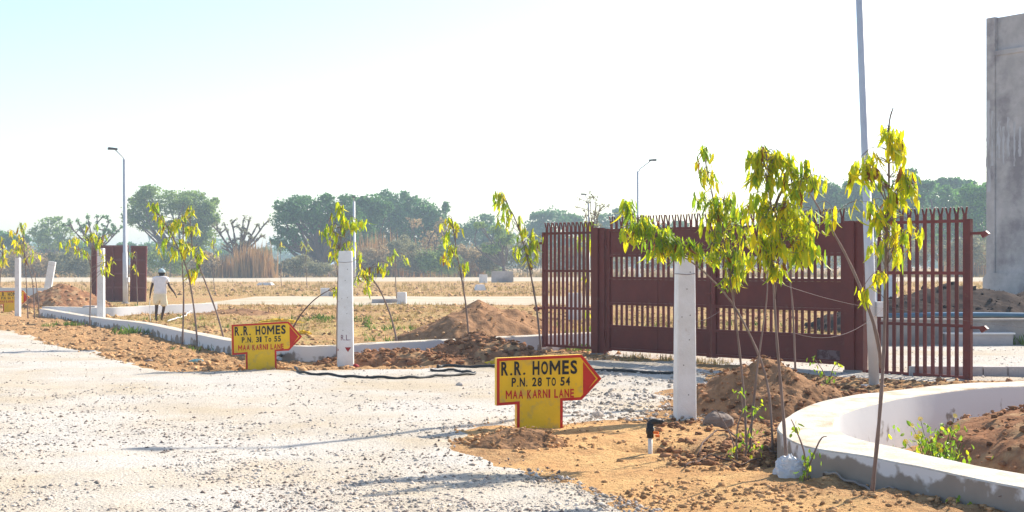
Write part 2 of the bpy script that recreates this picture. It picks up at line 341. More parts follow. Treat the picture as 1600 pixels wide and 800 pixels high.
# far pale tracks
def track(y0, y1, x0, x1, wob, z, name='dirt_track'):
    n = 160; X = np.linspace(x0, x1, n); a = y0+(fbm(X*.05, X*0, 5)-.5)*wob; b = y1+(fbm(X*.05, X*0+9, 6)-.5)*wob
    R = 8; vs = []; q = []
    for r in range(R+1):
        y = a+(b-a)*r/R; vs.append(np.stack([X, y, height(X, y)+z*(0 if r in (0, R) else 1)-(.01 if r in (0, R) else 0)], 1))
    i = np.arange(n-1)
    for r in range(R): q.append(np.stack([i+r*n, i+1+r*n, i+1+(r+1)*n, i+(r+1)*n], 1))
    return tag(link(name, npmesh(name, np.concatenate(vs), np.concatenate(q), M['road_far'], True)), kind='structure')
track(60, 76, -14, 60, 3, .06); track(140, 181, -90, 120, 9, .08)
track(51, 54.5, 14, 45, 1, .09)
# ------------------------------------------------------------------ stones, clods, grass (stuff)
ICO_V = np.array([(0, -.53, .85), (0, .53, .85), (0, .53, -.85), (0, -.53, -.85), (.85, 0, .53), (.85, 0, -.53), (-.85, 0, -.53), (-.85, 0, .53), (.53, .85, 0), (-.53, .85, 0), (-.53, -.85, 0), (.53, -.85, 0)])
ICO_F = np.array([(0, 4, 1), (0, 1, 7), (0, 7, 10), (0, 10, 11), (0, 11, 4), (1, 4, 8), (1, 8, 9), (1, 9, 7), (2, 9, 8), (2, 8, 5), (2, 5, 3), (2, 3, 6), (2, 6, 9), (3, 5, 11), (3, 11, 10), (3, 10, 6), (4, 11, 5), (4, 5, 8), (6, 10, 7), (6, 7, 9)])
OCT_V = np.array([(1, 0, 0), (0, 1, 0), (-1, 0, 0), (0, -1, 0), (0, 0, 1), (0, 0, -1)], float)
OCT_F = np.array([(0, 1, 4), (1, 2, 4), (2, 3, 4), (3, 0, 4), (1, 0, 5), (2, 1, 5), (3, 2, 5), (0, 3, 5)])
def stones(name, pts, size, m, shape='oct', flat=.7, jit=.5, off=None, label=None, cat=None, parent=None):
    TV, TF = (OCT_V, OCT_F) if shape == 'oct' else (ICO_V, ICO_F)
    n = len(pts); k = len(TV); ang = rng.random(n)*6.28
    v = TV[None]*(1+(rng.random((n, k, 3))-.5)*2*jit)
    v = v*size[:, None, None]*np.stack([.8+rng.random(n)*.6, .8+rng.random(n)*.6, flat*(.7+rng.random(n)*.6)], 1)[:, None, :]
    c, s = np.cos(ang)[:, None], np.sin(ang)[:, None]
    x = v[..., 0]*c-v[..., 1]*s; y = v[..., 0]*s+v[..., 1]*c; v = np.stack([x, y, v[..., 2]], -1)+np.asarray(pts)[:, None, :]
    f = (TF[None]+(np.arange(n)*k)[:, None, None]).reshape(-1, 3)
    v = v.reshape(-1, 3)
    if parent: v = v-np.array(parent.location)
    o = link(name, npmesh(name, v, f, m), parent)
    return tag(o, label, cat, kind='stuff')
def scatter(n, y0, y1, spread, test, power=1.0):
    out = []; tot = 0
    while tot < n:
        u = rng.random(n*2); Y = 1/(1/y1+(1/y0-1/y1)*u**power); X = (rng.random(n*2)-.5)*2*Y*spread
        k = test(X, Y); out.append(np.stack([X[k], Y[k]], 1)); tot += k.sum()
        if tot == 0: break
    p = np.concatenate(out)[:n]; return p
def is_gravel(X, Y, m=0): return np.maximum(sdist(MAIN, X, Y), sdist(BACK, X, Y)) > m
def onground(p, dz): return np.column_stack([p, ground_z(p[:, 0], p[:, 1])+dz])
clump = lambda X, Y, t, s=.7, sd=5: fbm(X*s, Y*s, sd, 4)+(rng.random(X.shape)-.5)*.22 > t
p = scatter(30000, 8.5, 34, .42, lambda X, Y: is_gravel(X, Y, -.1) & clump(X, Y*1.6, .50, .8))
stones('gravel_stones', onground(p, .022), .004+rng.random(len(p))**5*.021, M['stone_w'], 'oct', label='loose pale stones scattered over the gravel road', cat='gravel')
p = scatter(5500, 8.5, 32, .45, lambda X, Y: is_gravel(X, Y, -.2) & clump(X, Y, .52, .9, 8))
stones('dark_gravel_stones', onground(p, .022), .005+rng.random(len(p))**4*.020, M['stone_g'], 'oct', label='darker stones scattered over the gravel road', cat='gravel')
p = scatter(1500, 14, 24, .3, lambda X, Y: (np.hypot((X-G(985, 630).x)/1.5, (Y-G(985, 630).y)/2.2) < 1) | ((np.hypot((X-G(1000, 590).x)/1.8, (Y-G(1000, 590).y)/1.5) < 1)))
stones('coarse_gravel_stones', onground(p, .03), .007+rng.random(len(p))**4*.032, M['stone_w'], 'ico', label='coarse pale stones spread between the near arrow sign and the gate', cat='gravel')
p = scatter(4500, 16, 45, .45, lambda X, Y: (~is_gravel(X, Y, .12)) & (sdist(REDL, X, Y) > -.5) & clump(X, Y, .42, 1.2, 3))
stones('dirt_clods', onground(p, .01), .006+rng.random(len(p))**5*.06, M['clod'], 'ico', label='dry earth clods along the verge below the kerb', cat='dirt')
p = scatter(3200, 8.6, 20, .42, lambda X, Y: (~is_gravel(X, Y, .0)) & (X > -1.0) & (sdist(OUT_T, X, Y) < -.02) & clump(X, Y, .50, 1.5, 13))
stones('sand_clods', onground(p, .004), .004+rng.random(len(p))**4*.026, M['clod'], 'ico', label='small earth clods on the sandy ground at the lower right', cat='dirt')
p = scatter(3800, 12.5, 24, .45, lambda X, Y: (X > .8+.05*Y) & (~is_gravel(X, Y, -.05)) & (sdist(OUT_T, X, Y) < -.02) & (X < 8) & clump(X, Y, .42, 1.5, 14))
stones('red_clods', onground(p, .01), .006+rng.random(len(p))**4*.045, M['clod_r'], 'ico', label='reddish clods between the gate and the curved white wall', cat='dirt')
p = scatter(12000, 25, 130, .42, lambda X, Y: (~is_gravel(X, Y, .2)) & (sdist(REDL, X, Y) < -.3) & ((Y < 61) | (Y > 77)) & clump(X, Y, .50, .6, 23))
stones('lot_clods', onground(p, .01), .012+rng.random(len(p))**3*.07*np.clip(p[:, 1]/35, 1, 2.5), M['clod'], 'oct', label='earth clods over the open plots behind the kerb', cat='dirt')
def tufts(name, pts, hgt, m, label, cat, blades=7, lean=.5, wid=.06, parent=None):
    n = len(pts)*blades; base = np.repeat(np.asarray(pts), blades, 0)+np.column_stack([(rng.random((n, 2))-.5)*np.repeat(hgt, blades)[:, None]*.7, np.zeros(n)])
    h = np.repeat(hgt, blades)*(.5+rng.random(n)*.6); a = rng.random(n)*6.28; l = (rng.random(n))*lean
    tip = base+np.stack([np.cos(a)*l*h, np.sin(a)*l*h, h], 1); b = rng.random(n)*6.28; wv = np.stack([np.cos(b), np.sin(b), b*0], 1)*(h*wid)[:, None]
    v = np.stack([base-wv, base+wv, tip], 1).reshape(-1, 3)
    if parent: v = v-np.array(parent.location)
    o = link(name, npmesh(name, v, np.arange(n*3).reshape(-1, 3), m), parent); return tag(o, label, cat, kind='stuff')
p = scatter(12000, 25, 138, .42, lambda X, Y: ((Y < 61) | (Y > 77)) & (~is_gravel(X, Y, .2)) & (sdist(REDL, X, Y) < -.6) & clump(X, Y, .5, .25, 41))
tufts('dry_grass', onground(p, -.02), (.06+rng.random(len(p))*.12)*np.clip(p[:, 1]/45, 1, 2.4), M['grass_dry'], 'short dry straw coloured grass over the open plots', 'grass')
p = scatter(500, 25, 140, .42, lambda X, Y: (~is_gravel(X, Y, .2)) & ((Y < 62) | (Y > 76)) & (sdist(REDL, X, Y) < -.4) & (fbm(X*.35, Y*.2, 55) > .60))
tufts('green_weeds', onground(p, -.02), .07+rng.random(len(p))*.16, M['grass_green'], 'patches of low green weeds over the open plots', 'weeds', 8, .9, .12)
p = scatter(7000, 182, 330, .45, lambda X, Y: (Y > 182))
tufts('field_grass', onground(p, -.05), .25+rng.random(len(p))*.5, M['grass_dry'], 'tall dry grass of the field beyond the far track', 'grass', 5, .5, .12)
# ------------------------------------------------------------------ heaps
def heap(name, cx, cy, rx, ry, h, m, label, seed=1, rot=0, rough=.12, peak=1.3, z0=None, clods=0, clodm=None, csize=.05, lobes=(), n=90):
    u = np.linspace(-1.15, 1.15, n); X, Y = np.meshgrid(u, u)
    wv = (fbm(X*2+seed*7, Y*2, seed, 4)-.5)*.45
    r = np.hypot(X, Y)+wv; Z = np.clip(1-r, -.2, 1)
    Z = np.sign(Z)*np.abs(Z)**peak
    for (lx, ly, lr, lh) in lobes: Z = np.maximum(Z, lh*np.clip(1-np.hypot(X-lx, Y-ly)/lr+wv*.6, -.2, 1))
    Z = Z*h+(fbm(X*rx*2.6, Y*ry*2.6, seed+3, 5)-.5)*rough*(Z > -.02)*np.clip(Z*6+.3, 0, 1)
    Z += (fbm(X*rx*11, Y*ry*11, seed+5, 3)-.5)*rough*.45*np.clip(Z*5+.2, 0, 1)
    c, s = math.cos(rot), math.sin(rot); x = X*rx; y = Y*ry; wx = x*c-y*s; wy = x*s+y*c
    g = gz(cx, cy) if z0 is None else z0
    idx = np.arange(n*n).reshape(n, n); q = np.stack([idx[:-1, :-1], idx[:-1, 1:], idx[1:, 1:], idx[1:, :-1]], -1)
    keep = (Z[:-1, :-1] > -.12*h) | (Z[1:, 1:] > -.12*h)
    q = q[keep]; rt = root(name, (cx, cy, g), label, 'dirt heap')
    us = np.unique(q); rm = np.zeros(n*n, int); rm[us] = np.arange(len(us))
    vs = np.stack([wx.ravel(), wy.ravel(), Z.ravel()-.03], 1)[us]
    link('heap_body', npmesh('heap_body', vs, rm[q], m, True), rt)
    if clods:
        k = rng.integers(0, n*n, clods*5); k = k[(Z.ravel()[k] > -.03*h)][:clods]
        pts = np.stack([wx.ravel()[k]+cx, wy.ravel()[k]+cy, Z.ravel()[k]+g], 1)
        stones('clods', pts, csize*(.12+.85*rng.random(len(k))**5), clodm or M['clod'], 'ico', parent=rt)
    return rt
a = G(745, 536); heap('dirt_heap', a.x, 33.5, 1.95, 2.3, 1.12, M['heap_sand'], 'large brown earth heap behind the low kerb, left of the gate grille', 3, 0, .12, .9, clods=500, clodm=M['clod'], lobes=((.55, .1, .7, .72),))
a = G(745, 570); heap('dirt_heap', a.x, 26.4, 1.15, .85, .52, M['heap_red'], 'lumpy reddish earth heap in front of the low kerb, below the large brown heap', 5, 0, .16, .8, clods=600, clodm=M['clod_r'], csize=.08, lobes=((.8, 0, .6, .35),))
a = G(620, 570); heap('dirt_heap', a.x, 25.3, 1.5, .6, .27, M['heap_red'], 'low spread of reddish clods at the foot of the lettered white post', 6, 0, .14, .6, clods=600, clodm=M['clod_r'], csize=.075)
a = G(1185, 640); heap('dirt_heap', a.x+.08, 17.3, 1.1, 1.1, .70, M['heap_sand'], 'brown earth heap in front of the gate, behind the nearest white post', 8, 0, .14, .75, clods=1500, clodm=M['clod_r'], csize=.038, lobes=((.7, -.1, .7, .5),))
a = G(1330, 612); heap('dirt_heap', 4.55, 17.9, 1.7, .8, .20, M['heap_red'], 'low ridge of loose red soil along the curved white wall beside the lamp pole', 18, -.1, .10, .6, clods=900, clodm=M['clod_r'], csize=.045)
a = G(800, 700); heap('dirt_heap', a.x+.02, 14.0, .58, .42, .20, M['heap_sand'], 'small heap of pale brown soil at the foot of the near arrow sign', 9, 0, .07, .8, clods=420, clodm=M['clod'], csize=.03, lobes=((-.75, .2, .5, .25),))
a = G(95, 476); heap('dirt_heap', P(95, 470, 58).x, 58, 2.0, 2.2, 1.05, M['heap_red'], 'earth heap at the far left behind the arrow sign, below the leaning post', 11, 0, .15, .8, clods=250, clodm=M['clod'], csize=.1, lobes=((.6, 0, .6, .4),))
heap('dirt_heap', 12.2, 38, 4.0, 3, 1.35, M['heap_dark'], 'dark earth heap behind the right gate grille', 12, 0, .2, .7, clods=500, clodm=M['heap_dark'], csize=.09)
heap('dirt_heap', 17.0, 39.5, 5.5, 2.6, 1.22, M['heap_dark'], 'long dark earth bank in front of the grey tower', 14, 0, .2, .55, clods=400, clodm=M['heap_dark'], csize=.09)
heap('soil_bed', 7.55, 13.5, 3.4, 3.2, .86, M['heap_red'], 'heaped red soil filling the bed inside the curved white wall', 15, .5, .10, .45, z0=-.20, clods=2600, clodm=M['clod_r'], csize=.05, n=150)
a = G(330, 480); heap('dirt_heap', P(372, 478, 50).x, 50, 1.6, 1.2, .22, M['heap_sand'], 'low heap of loose soil at the right end of the far white kerb', 16, 0, .08, .8, clods=120, clodm=M['clod'])
# ------------------------------------------------------------------ curved walls
def wall_strip(name, outer, inner, h, hb, label, cat, wear_out=.2, wear_in=.0, bulge=0, nseg=6):
    o = catmull([V(x, y, 0) for x, y in outer], nseg); i = catmull([V(x, y, 0) for x, y in inner], nseg); n = len(o)
    hs = h if hasattr(h, '__len__') else [h]*n
    if hasattr(h, '__len__'): hs = [h[0]+(h[-1]-h[0])*k/(n-1) for k in range(n)]
    rt = root(name, (o[n//2].x, o[n//2].y, 0), label, cat)
    L = rt.location
    b = .012
    def strip(nm, cols, m, wear):
        vs = []; wv = []; k = len(cols[0])
        for row in cols:
            for v, wr in row: vs.append((v-L)[:]); wv.append(wr)
        R = len(cols); fs = [(a*k+c, a*k+c+1, (a+1)*k+c+1, (a+1)*k+c) for a in range(R-1) for c in range(k-1)]
        me = npmesh(nm, vs, fs, m, True); setattr_(me, 'wear', wv); return link(nm, me, rt)
    side = []; inn = []; top = []
    for k in range(n):
        z = hs[k]+(vnoise(k*.35, 3.1, 4)-.5)*.012; dirn = (i[k]-o[k]).normalized(); jx = dirn*((vnoise(k*.5, 1.1, 5)-.5)*.015)
        O = o[k]+jx; I = i[k]+jx
        side.append([(O+V(0, 0, hb), wear_out+.35), (O+V(0, 0, z*.35), wear_out+.2), (O+V(0, 0, z*.7), wear_out), (O+V(0, 0, z-b), wear_out-.1)])
        top.append([(O+V(0, 0, z-b), 0), (O+dirn*b+V(0, 0, z), 0), ((O+I)/2+V(0, 0, z+.006), 0), (I-dirn*b+V(0, 0, z), 0), (I+V(0, 0, z-b), 0)])
        inn.append([(I+V(0, 0, z-b), wear_in-.1), (I+V(0, 0, z*.7), wear_in-.05), (I+V(0, 0, z*.3), wear_in+.05), (I+V(0, 0, hb), wear_in+.3)])
    strip('outer_face', side, M['plaster'], 0); cp = strip('coping', top, M['white_top'], 0); cp.data.polygons.foreach_set('use_smooth', [False]*len(cp.data.polygons)); strip('inner_face', inn, M['plaster'], 0)
    for k in (0, n-1):
        mb = MB(); mb.add([side[k][0][0], side[k][3][0], top[k][1][0], top[k][3][0], inn[k][0][0], inn[k][3][0]], [(0, 1, 2, 3, 4, 5)]); part('end_face', mb, M['plaster'], rt)
    return rt
wall_strip('curved_kerb_wall', OUT_T, INN_T, .30, -.5, 'thick curved white kerb wall enclosing the soil bed at the lower right', 'kerb', .24, -.04)
near = [(62, 492), (100, 500), (135, 507), (180, 514), (225, 521), (292, 538), (345, 551), (400, 560), (440, 565), (480, 567), (530, 566), (600, 562), (690, 558), (800, 552), (900, 547), (960, 545)]
pts = [G(a, b)+V(0, 0, 0) for a, b in near]
def offset(pts, d):
    out = []
    for i in range(len(pts)):
        t = (pts[min(i+1, len(pts)-1)]-pts[max(i-1, 0)]).normalized(); out.append(pts[i]+V(-t.y, t.x, 0)*d)
    return out
inn = offset(pts, .32)
wall_strip('kerb_wall', [p[:2] for p in pts], [p[:2] for p in inn], (.22, .36), -.2, 'long low white kerb wall curving behind the middle arrow sign to the gate', 'kerb', .0, -.2)
far = [(66, 491), (110, 493), (163, 495), (225, 492.5), (280, 490.5), (340, 488)]
pts2 = [G(a, b) for a, b in far]; inn2 = offset(pts2, .4)
wall_strip('far_kerb_wall', [p[:2] for p in pts2], [p[:2] for p in inn2], (.28, .36), -.2, 'low white kerb wall behind the walking man', 'kerb', -.25, -.2)
pts3 = [G(-60, 466), G(0, 466), G(76, 466)]
wall_strip('far_kerb_wall', [p[:2] for p in pts3], [p[:2] for p in offset(pts3, .35)], (.55, .55), -.2, 'white kerb wall at the far left above the cut off arrow sign', 'kerb', -.3, -.2)
a = G(146, 493); mb = MB().box(a.x-.22, a.x+.22, a.y-.55, a.y-.1, -.05, .36, top=.96)
single('concrete_block', mb, M['concrete'], V(a.x, a.y-.3, 0), 'small tan block against the inner side of the far kerb left of the maroon gate', 'block')
# ------------------------------------------------------------------ gate
D = V(.682, -.732, 0); GO = V(1.68, 27.6, 0); GR = math.atan2(-.732, .682)
def gpt(t, d=0, z=0): return GO+D*t+V(.732, .682, 0)*d+V(0, 0, z)
def barmesh(z0, z1, wdt=.026, fork=True, tip=.17):
    mb = MB().box(-wdt, wdt, -.012, .012, z0, z1)
    if fork:
        for s in (-1, 1):
            mb.add([(s*.002, -.012, z1-.012), (s*wdt*1.05, -.012, z1-.012), (s*.045+.012, -.03, z1+tip*.8), (s*.045-.006, -.03, z1+tip*.8+.01), (s*.002, .006, z1-.012), (s*wdt*1.05, .006, z1-.012), (s*.045+.012, -.01, z1+tip*.8), (s*.045-.006, -.01, z1+tip*.8+.01)],
                   [(0, 1, 2, 3), (7, 6, 5, 4), (0, 4, 5, 1), (1, 5, 6, 2), (2, 6, 7, 3), (3, 7, 4, 0)])
    return mb.mesh('bar', M['maroon_bar'])
def leaf_gate(t0, t1, label, bar):
    rt = root('gate_leaf', gpt(t0), label, 'gate', 'leaves of the big maroon gate', GR); W = t1-t0
    Z = [(.12, .63), (1.03, 1.59), (1.985, 2.545)]
    fr = MB()
    for a, b in ((0, .09), (W-.09, W)): fr.box(a, b, -.035, .035, .10, 2.545)
    for z0, z1 in Z:
        for zz in (z0, z1-.05): fr.box(.09, W-.09, -.033, .033, zz, zz+.05)
    part('gate_frame', fr, M['maroon'], rt, False)
    for z0, z1 in Z:
        mid = W/2+(.02 if t0 < 1 else .0)
        for a, b in ((.092, mid-.006), (mid+.006, W-.092)):
            mb = MB().box(a, b, -.014, .008, z0+.052, z1-.052); part('panel', mb, M['maroon'], rt, False)
    n = int((W-.2)/.13); bs = (W-.2)/n
    for k in range(n+1): link('bar', bar, rt, (.1+k*bs+random.uniform(-.006, .006), .022, random.uniform(-.008, .008))).rotation_euler = (0, random.uniform(-.004, .004), 0)
    for z in (.4, 2.2):
        part('hinge', MB().box(-.03 if t0 < 1 else W-.01, .01 if t0 < 1 else W+.03, -.05, .05, z, z+.12), M['maroon'], rt, False)
    return rt
bar = barmesh(.14, 2.65)
l1 = leaf_gate(.34, 2.98, 'left leaf of the maroon gate, behind the nearest white post', bar)
l2 = leaf_gate(3.02, 5.90, 'right leaf of the maroon gate, scraped at its lower right corner', bar)
part('scraped_patch', MB().box(2.3, 2.76, -.0185, -.016, .2, .36), M['rust_white'], l2, False)
part('latch', MB().box(.02, .10, -.075, -.035, 1.1, 1.5).box(-.14, .10, -.062, -.04, 1.28, 1.31), M['maroon_bar'], l2, False)
for t0, t1, lab in ((.0, .31, 'maroon steel gate post beside the left grille'), (5.93, 6.27, 'maroon steel gate post behind the lamp pole')):
    rt = root('gate_post', gpt(t0), lab, 'gate post', 'posts of the big maroon gate', GR); W = t1-t0
    part('post', MB().box(0, W*.55, -.11, .11, -.1, 2.56).box(W*.55, W, -.07, .07, -.1, 2.555), M['maroon'], rt, False)
    part('post_cap', MB().box(-.004, W*.55+.004, -.115, .115, 2.56, 2.575), M['maroon'], rt, False)
    part('footing', MB().box(-.04, W+.02, -.15, .15, -.1, .05, top=.85), M['concrete_low'], rt, False)
def grille(t0, t1, label, zr, nb, side, wid, bw):
    rt = root('gate_grille', gpt(t0), label, 'railing', 'side grilles of the big maroon gate', GR); W = t1-t0
    bm_ = barmesh(zr[0]+.01, zr[-1]+.12, bw, True, .12)
    for z in zr: part('rail', MB().box(0, W, -.02, .02, z-.025, z+.025), M['maroon_bar'], rt, False)
    oz = W-wid if side > 0 else 0
    part('end_post', MB().box(oz, oz+wid, -.04, .04, zr[0]-.04, zr[-1]+.028), M['maroon_bar'], rt, False)
    for k in range(nb): link('bar', bm_, rt, ((k+.75)*(W-.03)/(nb+.35) if side > 0 else .04+(k+.6)*(W-.05)/(nb+.1), .0, 0))
    for z in (zr[-1]-.20, zr[1]-.02):
        s = side; x0 = W if s > 0 else 0
        ln = .2 if z > 1.5 else .18
        mb = MB().box(min(x0, x0+s*ln), max(x0, x0+s*ln), -.02, .02, z-.022, z+.022)
        mb.prism([(x0+s*(ln-.06), z+.02), (x0+s*(ln+.05), z+.035), (x0+s*(ln+.10), z-.01), (x0+s*(ln+.0), z-.075), (x0+s*(ln-.03), z-.03)] if s < 0 else [(x0+s*(ln-.03), z-.03), (x0+s*(ln+.0), z-.075), (x0+s*(ln+.10), z-.01), (x0+s*(ln+.05), z+.035), (x0+s*(ln-.06), z+.02)], -.03, .03)
        part('fixing_lug', mb, M['maroon_bar'], rt, False)
    return rt
grille(-1.50, -.01, 'maroon railed grille at the left side of the gate', (.14, .93, 1.70, 2.48), 12, -1, .05, .028)
grille(6.29, 8.2, 'maroon railed grille at the right side of the gate, past the lamp pole', (.04, .86, 1.70, 2.53), 13, 1, .10, .030)
# far gate, left
rt = root('gate_leaf', P(152, 472, 66).xy.to_3d(), 'distant closed maroon gate leaf of square panels left of the lamp pole', 'gate', 'leaves of the distant maroon gate')
def far_leaf(rt, W, nx, nz, H):
    f = MB()
    for k in range(nx+1): f.box(k*(W-.08)/nx, k*(W-.08)/nx+.08, -.05, .05, .0, H)
    for k in range(nz+1):
        for j in range(nx): f.box(j*(W-.08)/nx+.08, (j+1)*(W-.08)/nx, -.045, .045, k*(H-.06)/nz, k*(H-.06)/nz+.06)
    part('gate_frame', f, M['maroon_far'], rt, False)
    for j in range(nx):
        for k in range(nz):
            part('panel', MB().box(j*(W-.08)/nx+.082, (j+1)*(W-.08)/nx-.002, .01, .03, k*(H-.06)/nz+.062, (k+1)*(H-.06)/nz-.002), M['maroon'], rt, False)
far_leaf(rt, 1.5, 2, 4, 2.74)
rt = root('gate_leaf', P(203, 472, 66.1).xy.to_3d(), 'distant maroon gate leaf right of the lamp pole, slightly tilted', 'gate', 'leaves of the distant maroon gate'); far_leaf(rt, .78, 1, 4, 2.72); rt.rotation_euler.y = .02
single('gate_post', MB().box(-.22, .02, -.1, .3, -.1, 2.62), M['maroon'], P(151, 472, 66.3).xy.to_3d(), 'dark maroon post at the left end of the distant gate', 'gate post', world=False)
# ------------------------------------------------------------------ lamps
def lamp(px, pyb, H, lean, arm, label, box, rb=.075, z=None, rt_=.045):
    b = G(px, pyb) if z is None else V((px-800)*z/F, z, 0)
    rt = root('street_lamp', b, label, 'street lamp', 'street lamps')
    part('base_plate', MB().box(b.x-.16, b.x+.16, b.y-.16, b.y+.16, -.03, .03), M['galv'], rt)
    top = b+V(lean, 0, H); mid = b+V(lean*.5, 0, H*.5)
    part('pole', MB().tube([b, b+V(lean*.35, 0, H*.35), b+V(lean*.36, 0, H*.351), top], [rb, rb*.95, rb*.82, rt_], 16), M['lamp_white'], rt, smooth=True)
    e = top+V(*arm); part('arm', MB().tube([top-V(0, 0, .15), top+V(arm[0]*.15, arm[1]*.15, arm[2]*.2), e], .03, 8), M['lamp_white'], rt, smooth=True)
    d = V(arm[0], arm[1], 0).normalized(); pr = V(-d.y, d.x, 0)
    h = MB(); q = [e-d*.12, e+d*.30]
    vs = [q[0]+pr*.06, q[0]-pr*.06, q[1]-pr*.13, q[1]+pr*.13]; up = V(0, 0, .03)
    vv = [v-up for v in vs]+[v+up+V(0, 0, .05 if i > 1 else .02) for i, v in enumerate(vs)]
    h.add(vv, [(3, 2, 1, 0), (4, 5, 6, 7), (0, 1, 5, 4), (1, 2, 6, 5), (2, 3, 7, 6), (3, 0, 4, 7)])
    part('lamp_head', h, M['dark_metal'], rt)
    for bx in box:
        z0 = bx; c = b+V(lean*z0/H, 0, z0)
        part('junction_box', MB().box(c.x+.06, c.x+.19, c.y-.12, c.y+.04, z0-.11, z0+.11), M['white'], rt)
    return rt
lamp(1366, 605, 7.3, -.27, (-.7, .3, .5), 'tall white lamp pole in front of the gate, with junction boxes', (1.17,), .078, rt_=.058)
lamp(196, 474, 6.72, -.04, (-.40, -.2, .45), 'street lamp at the left in front of the distant maroon gate', (1.1,), .12, rt_=.08)
lamp(997, 465, 7.0, 0, (.72, 0, .6), 'street lamp rising behind the left gate leaf', (1.2,), .10, 76, .07)
lamp(920, 451, 6.3, 0, (-.28, 0, .62), 'far street lamp above the left end of the gate', (), .09, 100, .06)
lamp(554, 447, 7.0, -.05, (.03, -.5, .3), 'far white street lamp behind the lettered white post', (), .13, 113, .10)
# ------------------------------------------------------------------ white posts
GLYPH = {}
def glyph(ch, bold):
    if (ch, bold) in GLYPH: return GLYPH[(ch, bold)]
    if ch == 'M':
        t = .19; co = np.array([(0, 0, 0), (t, 0, 0), (t, .62, 0), (.5, .22, 0), (1-t, .62, 0), (1-t, 0, 0), (1, 0, 0), (1, 1, 0), (1-t*.95, 1, 0), (.5, .50, 0), (t*.95, 1, 0), (0, 1, 0)]); GLYPH[(ch, bold)] = (co, [(0, 1, 2, 11), (11, 2, 10), (10, 2, 3, 9), (9, 3, 4, 8), (8, 4, 7), (4, 5, 6, 7)]); return GLYPH[(ch, bold)]
    cu = bpy.data.curves.new('t', 'FONT'); cu.body = ch; cu.size = 1; cu.offset = bold; cu.resolution_u = 3
    o = bpy.data.objects.new('t', cu); COL.objects.link(o); bpy.context.view_layer.update()
    me = bpy.data.meshes.new_from_object(o.evaluated_get(bpy.context.evaluated_depsgraph_get())); bpy.data.objects.remove(o)
    co = np.array([v.co[:] for v in me.vertices]); fs = [tuple(p.vertices) for p in me.polygons]; bpy.data.meshes.remove(me)
    GLYPH[(ch, bold)] = (co, fs); return co, fs
WID = {'M': 1.25, 'I': .38, '.': .30, ' ': .42, '1': .5, 'N': .95, 'K': .9, 'A': .95, 'o': .75}
def textmesh(txt, w_, h_, m, name='lettering', bold=.03, extr=.0015):
    tot = sum(WID.get(c, .8)+.20 for c in txt)-.20; u = w_/tot; x = 0; mb = MB()
    for c in txt:
        wd = WID.get(c, .8)*u
        if c != ' ':
            co, fs = glyph(c, bold); mn, mx = co.min(0), co.max(0)
            hh = h_*(.17 if c == '.' else .72 if c == 'o' else 1)*random.uniform(.96, 1.0); ww = min(wd, h_*.17) if c == '.' else wd
            sh = random.uniform(-.02, .03)*h_; dz = random.uniform(0, .03)*h_
            mb.add([(x+(a[0]-mn[0])/(mx[0]-mn[0])*ww+sh*(a[1]-mn[1])/(mx[1]-mn[1]), -extr, dz+(a[1]-mn[1])/(mx[1]-mn[1])*hh) for a in co], fs)
        x += wd+.20*u
    return mb.mesh(name, m)
def post(px, pyb, H, w0, w1, label, lean=0, z=None, rz=.0, extra=False):
    b = G(px, pyb) if z is None else V((px-800)*z/F, z, 0)
    rt = root('concrete_post', b, label, 'post', 'white concrete posts', rz); rt.rotation_euler.y = lean
    mb = MB(); seg = 12; prev = None; dz = .09
    for k in range(seg):
        z0 = -.25+(H+.25)*k/seg; z1 = -.25+(H+.25)*(k+1)/seg
    ring = lambda z_, w_: [(-w_, -dz, z_), (-w_+.012, -dz-.012, z_), (w_-.012, -dz-.012, z_), (w_, -dz, z_), (w_, dz, z_), (-w_, dz, z_)]
    lv = [(-.25, w0/2), (H*.5, (w0+w1)/4), (H-.015, w1/2), (H, w1/2-.012)]
    vs = []
    for z_, ww in lv: vs += ring(z_, ww)
    fs = [(r*6+j, r*6+(j+1) % 6, (r+1)*6+(j+1) % 6, (r+1)*6+j) for r in range(3) for j in range(6)]+[tuple(range(18, 24))]
    mb.add(vs, fs); part('shaft', mb, M['white'], rt, False)
    if w0 > .2:
        for k, (hx, hz) in enumerate(((.01, .30), (-.02, .65), (.015, .95), (-.03, 1.22), (.02, 1.24), (.0, 1.55), (.02, 1.75))):
            if hz < H: part('bolt_hole', MB().tube([(hx*2, -dz-.0145, hz), (hx*2, -dz-.004, hz)], .008, 8), M['pipe_grey'], rt, False)
        f = 1-(H-.18)/H
        part('wire_tie', MB().tube([(-w1/2-.006, -dz-.016, H-.2), (0, -dz-.017, H-.21), (w1/2+.006, -dz-.016, H-.195), (w1/2+.006, dz+.006, H-.195), (-w1/2-.006, dz+.006, H-.2), (-w1/2-.006, -dz-.016, H-.2)], .004, 5), M['wire'], rt, False)
    return rt, w0
post(1070, 655, 1.93, .245, .205, 'nearest white concrete post, plain, standing in front of the gate', rz=.12)
pr, _ = post(540, 572, 2.08, .30, .235, 'white concrete post marked with letters and a red triangle', rz=.05)
link('lettering', textmesh('R.L.', .17, .10, M['post_blue'], bold=.0), pr, (-.075, -.105, .47))
part('painted_triangle', MB().prism([(-.005, .345), (.05, .26), (.105, .345)], -.1055, -.1025), M['post_red'], pr, False)
part('painted_mark', MB().prism([(-.135, .33), (-.135, .27), (-.115, .30)], -.1055, -.1025), M['post_red'], pr, False)
post(158, 505, 2.33, .21, .19, 'slim white concrete post standing in the kerb left of the maroon gate')
post(28, 493, 2.06, .17, .16, 'slim white concrete post in front of the cut off arrow sign')
post(73, 455, 2.0, .42, .40, 'leaning white concrete post behind the earth heap at the left', lean=.17, z=80)
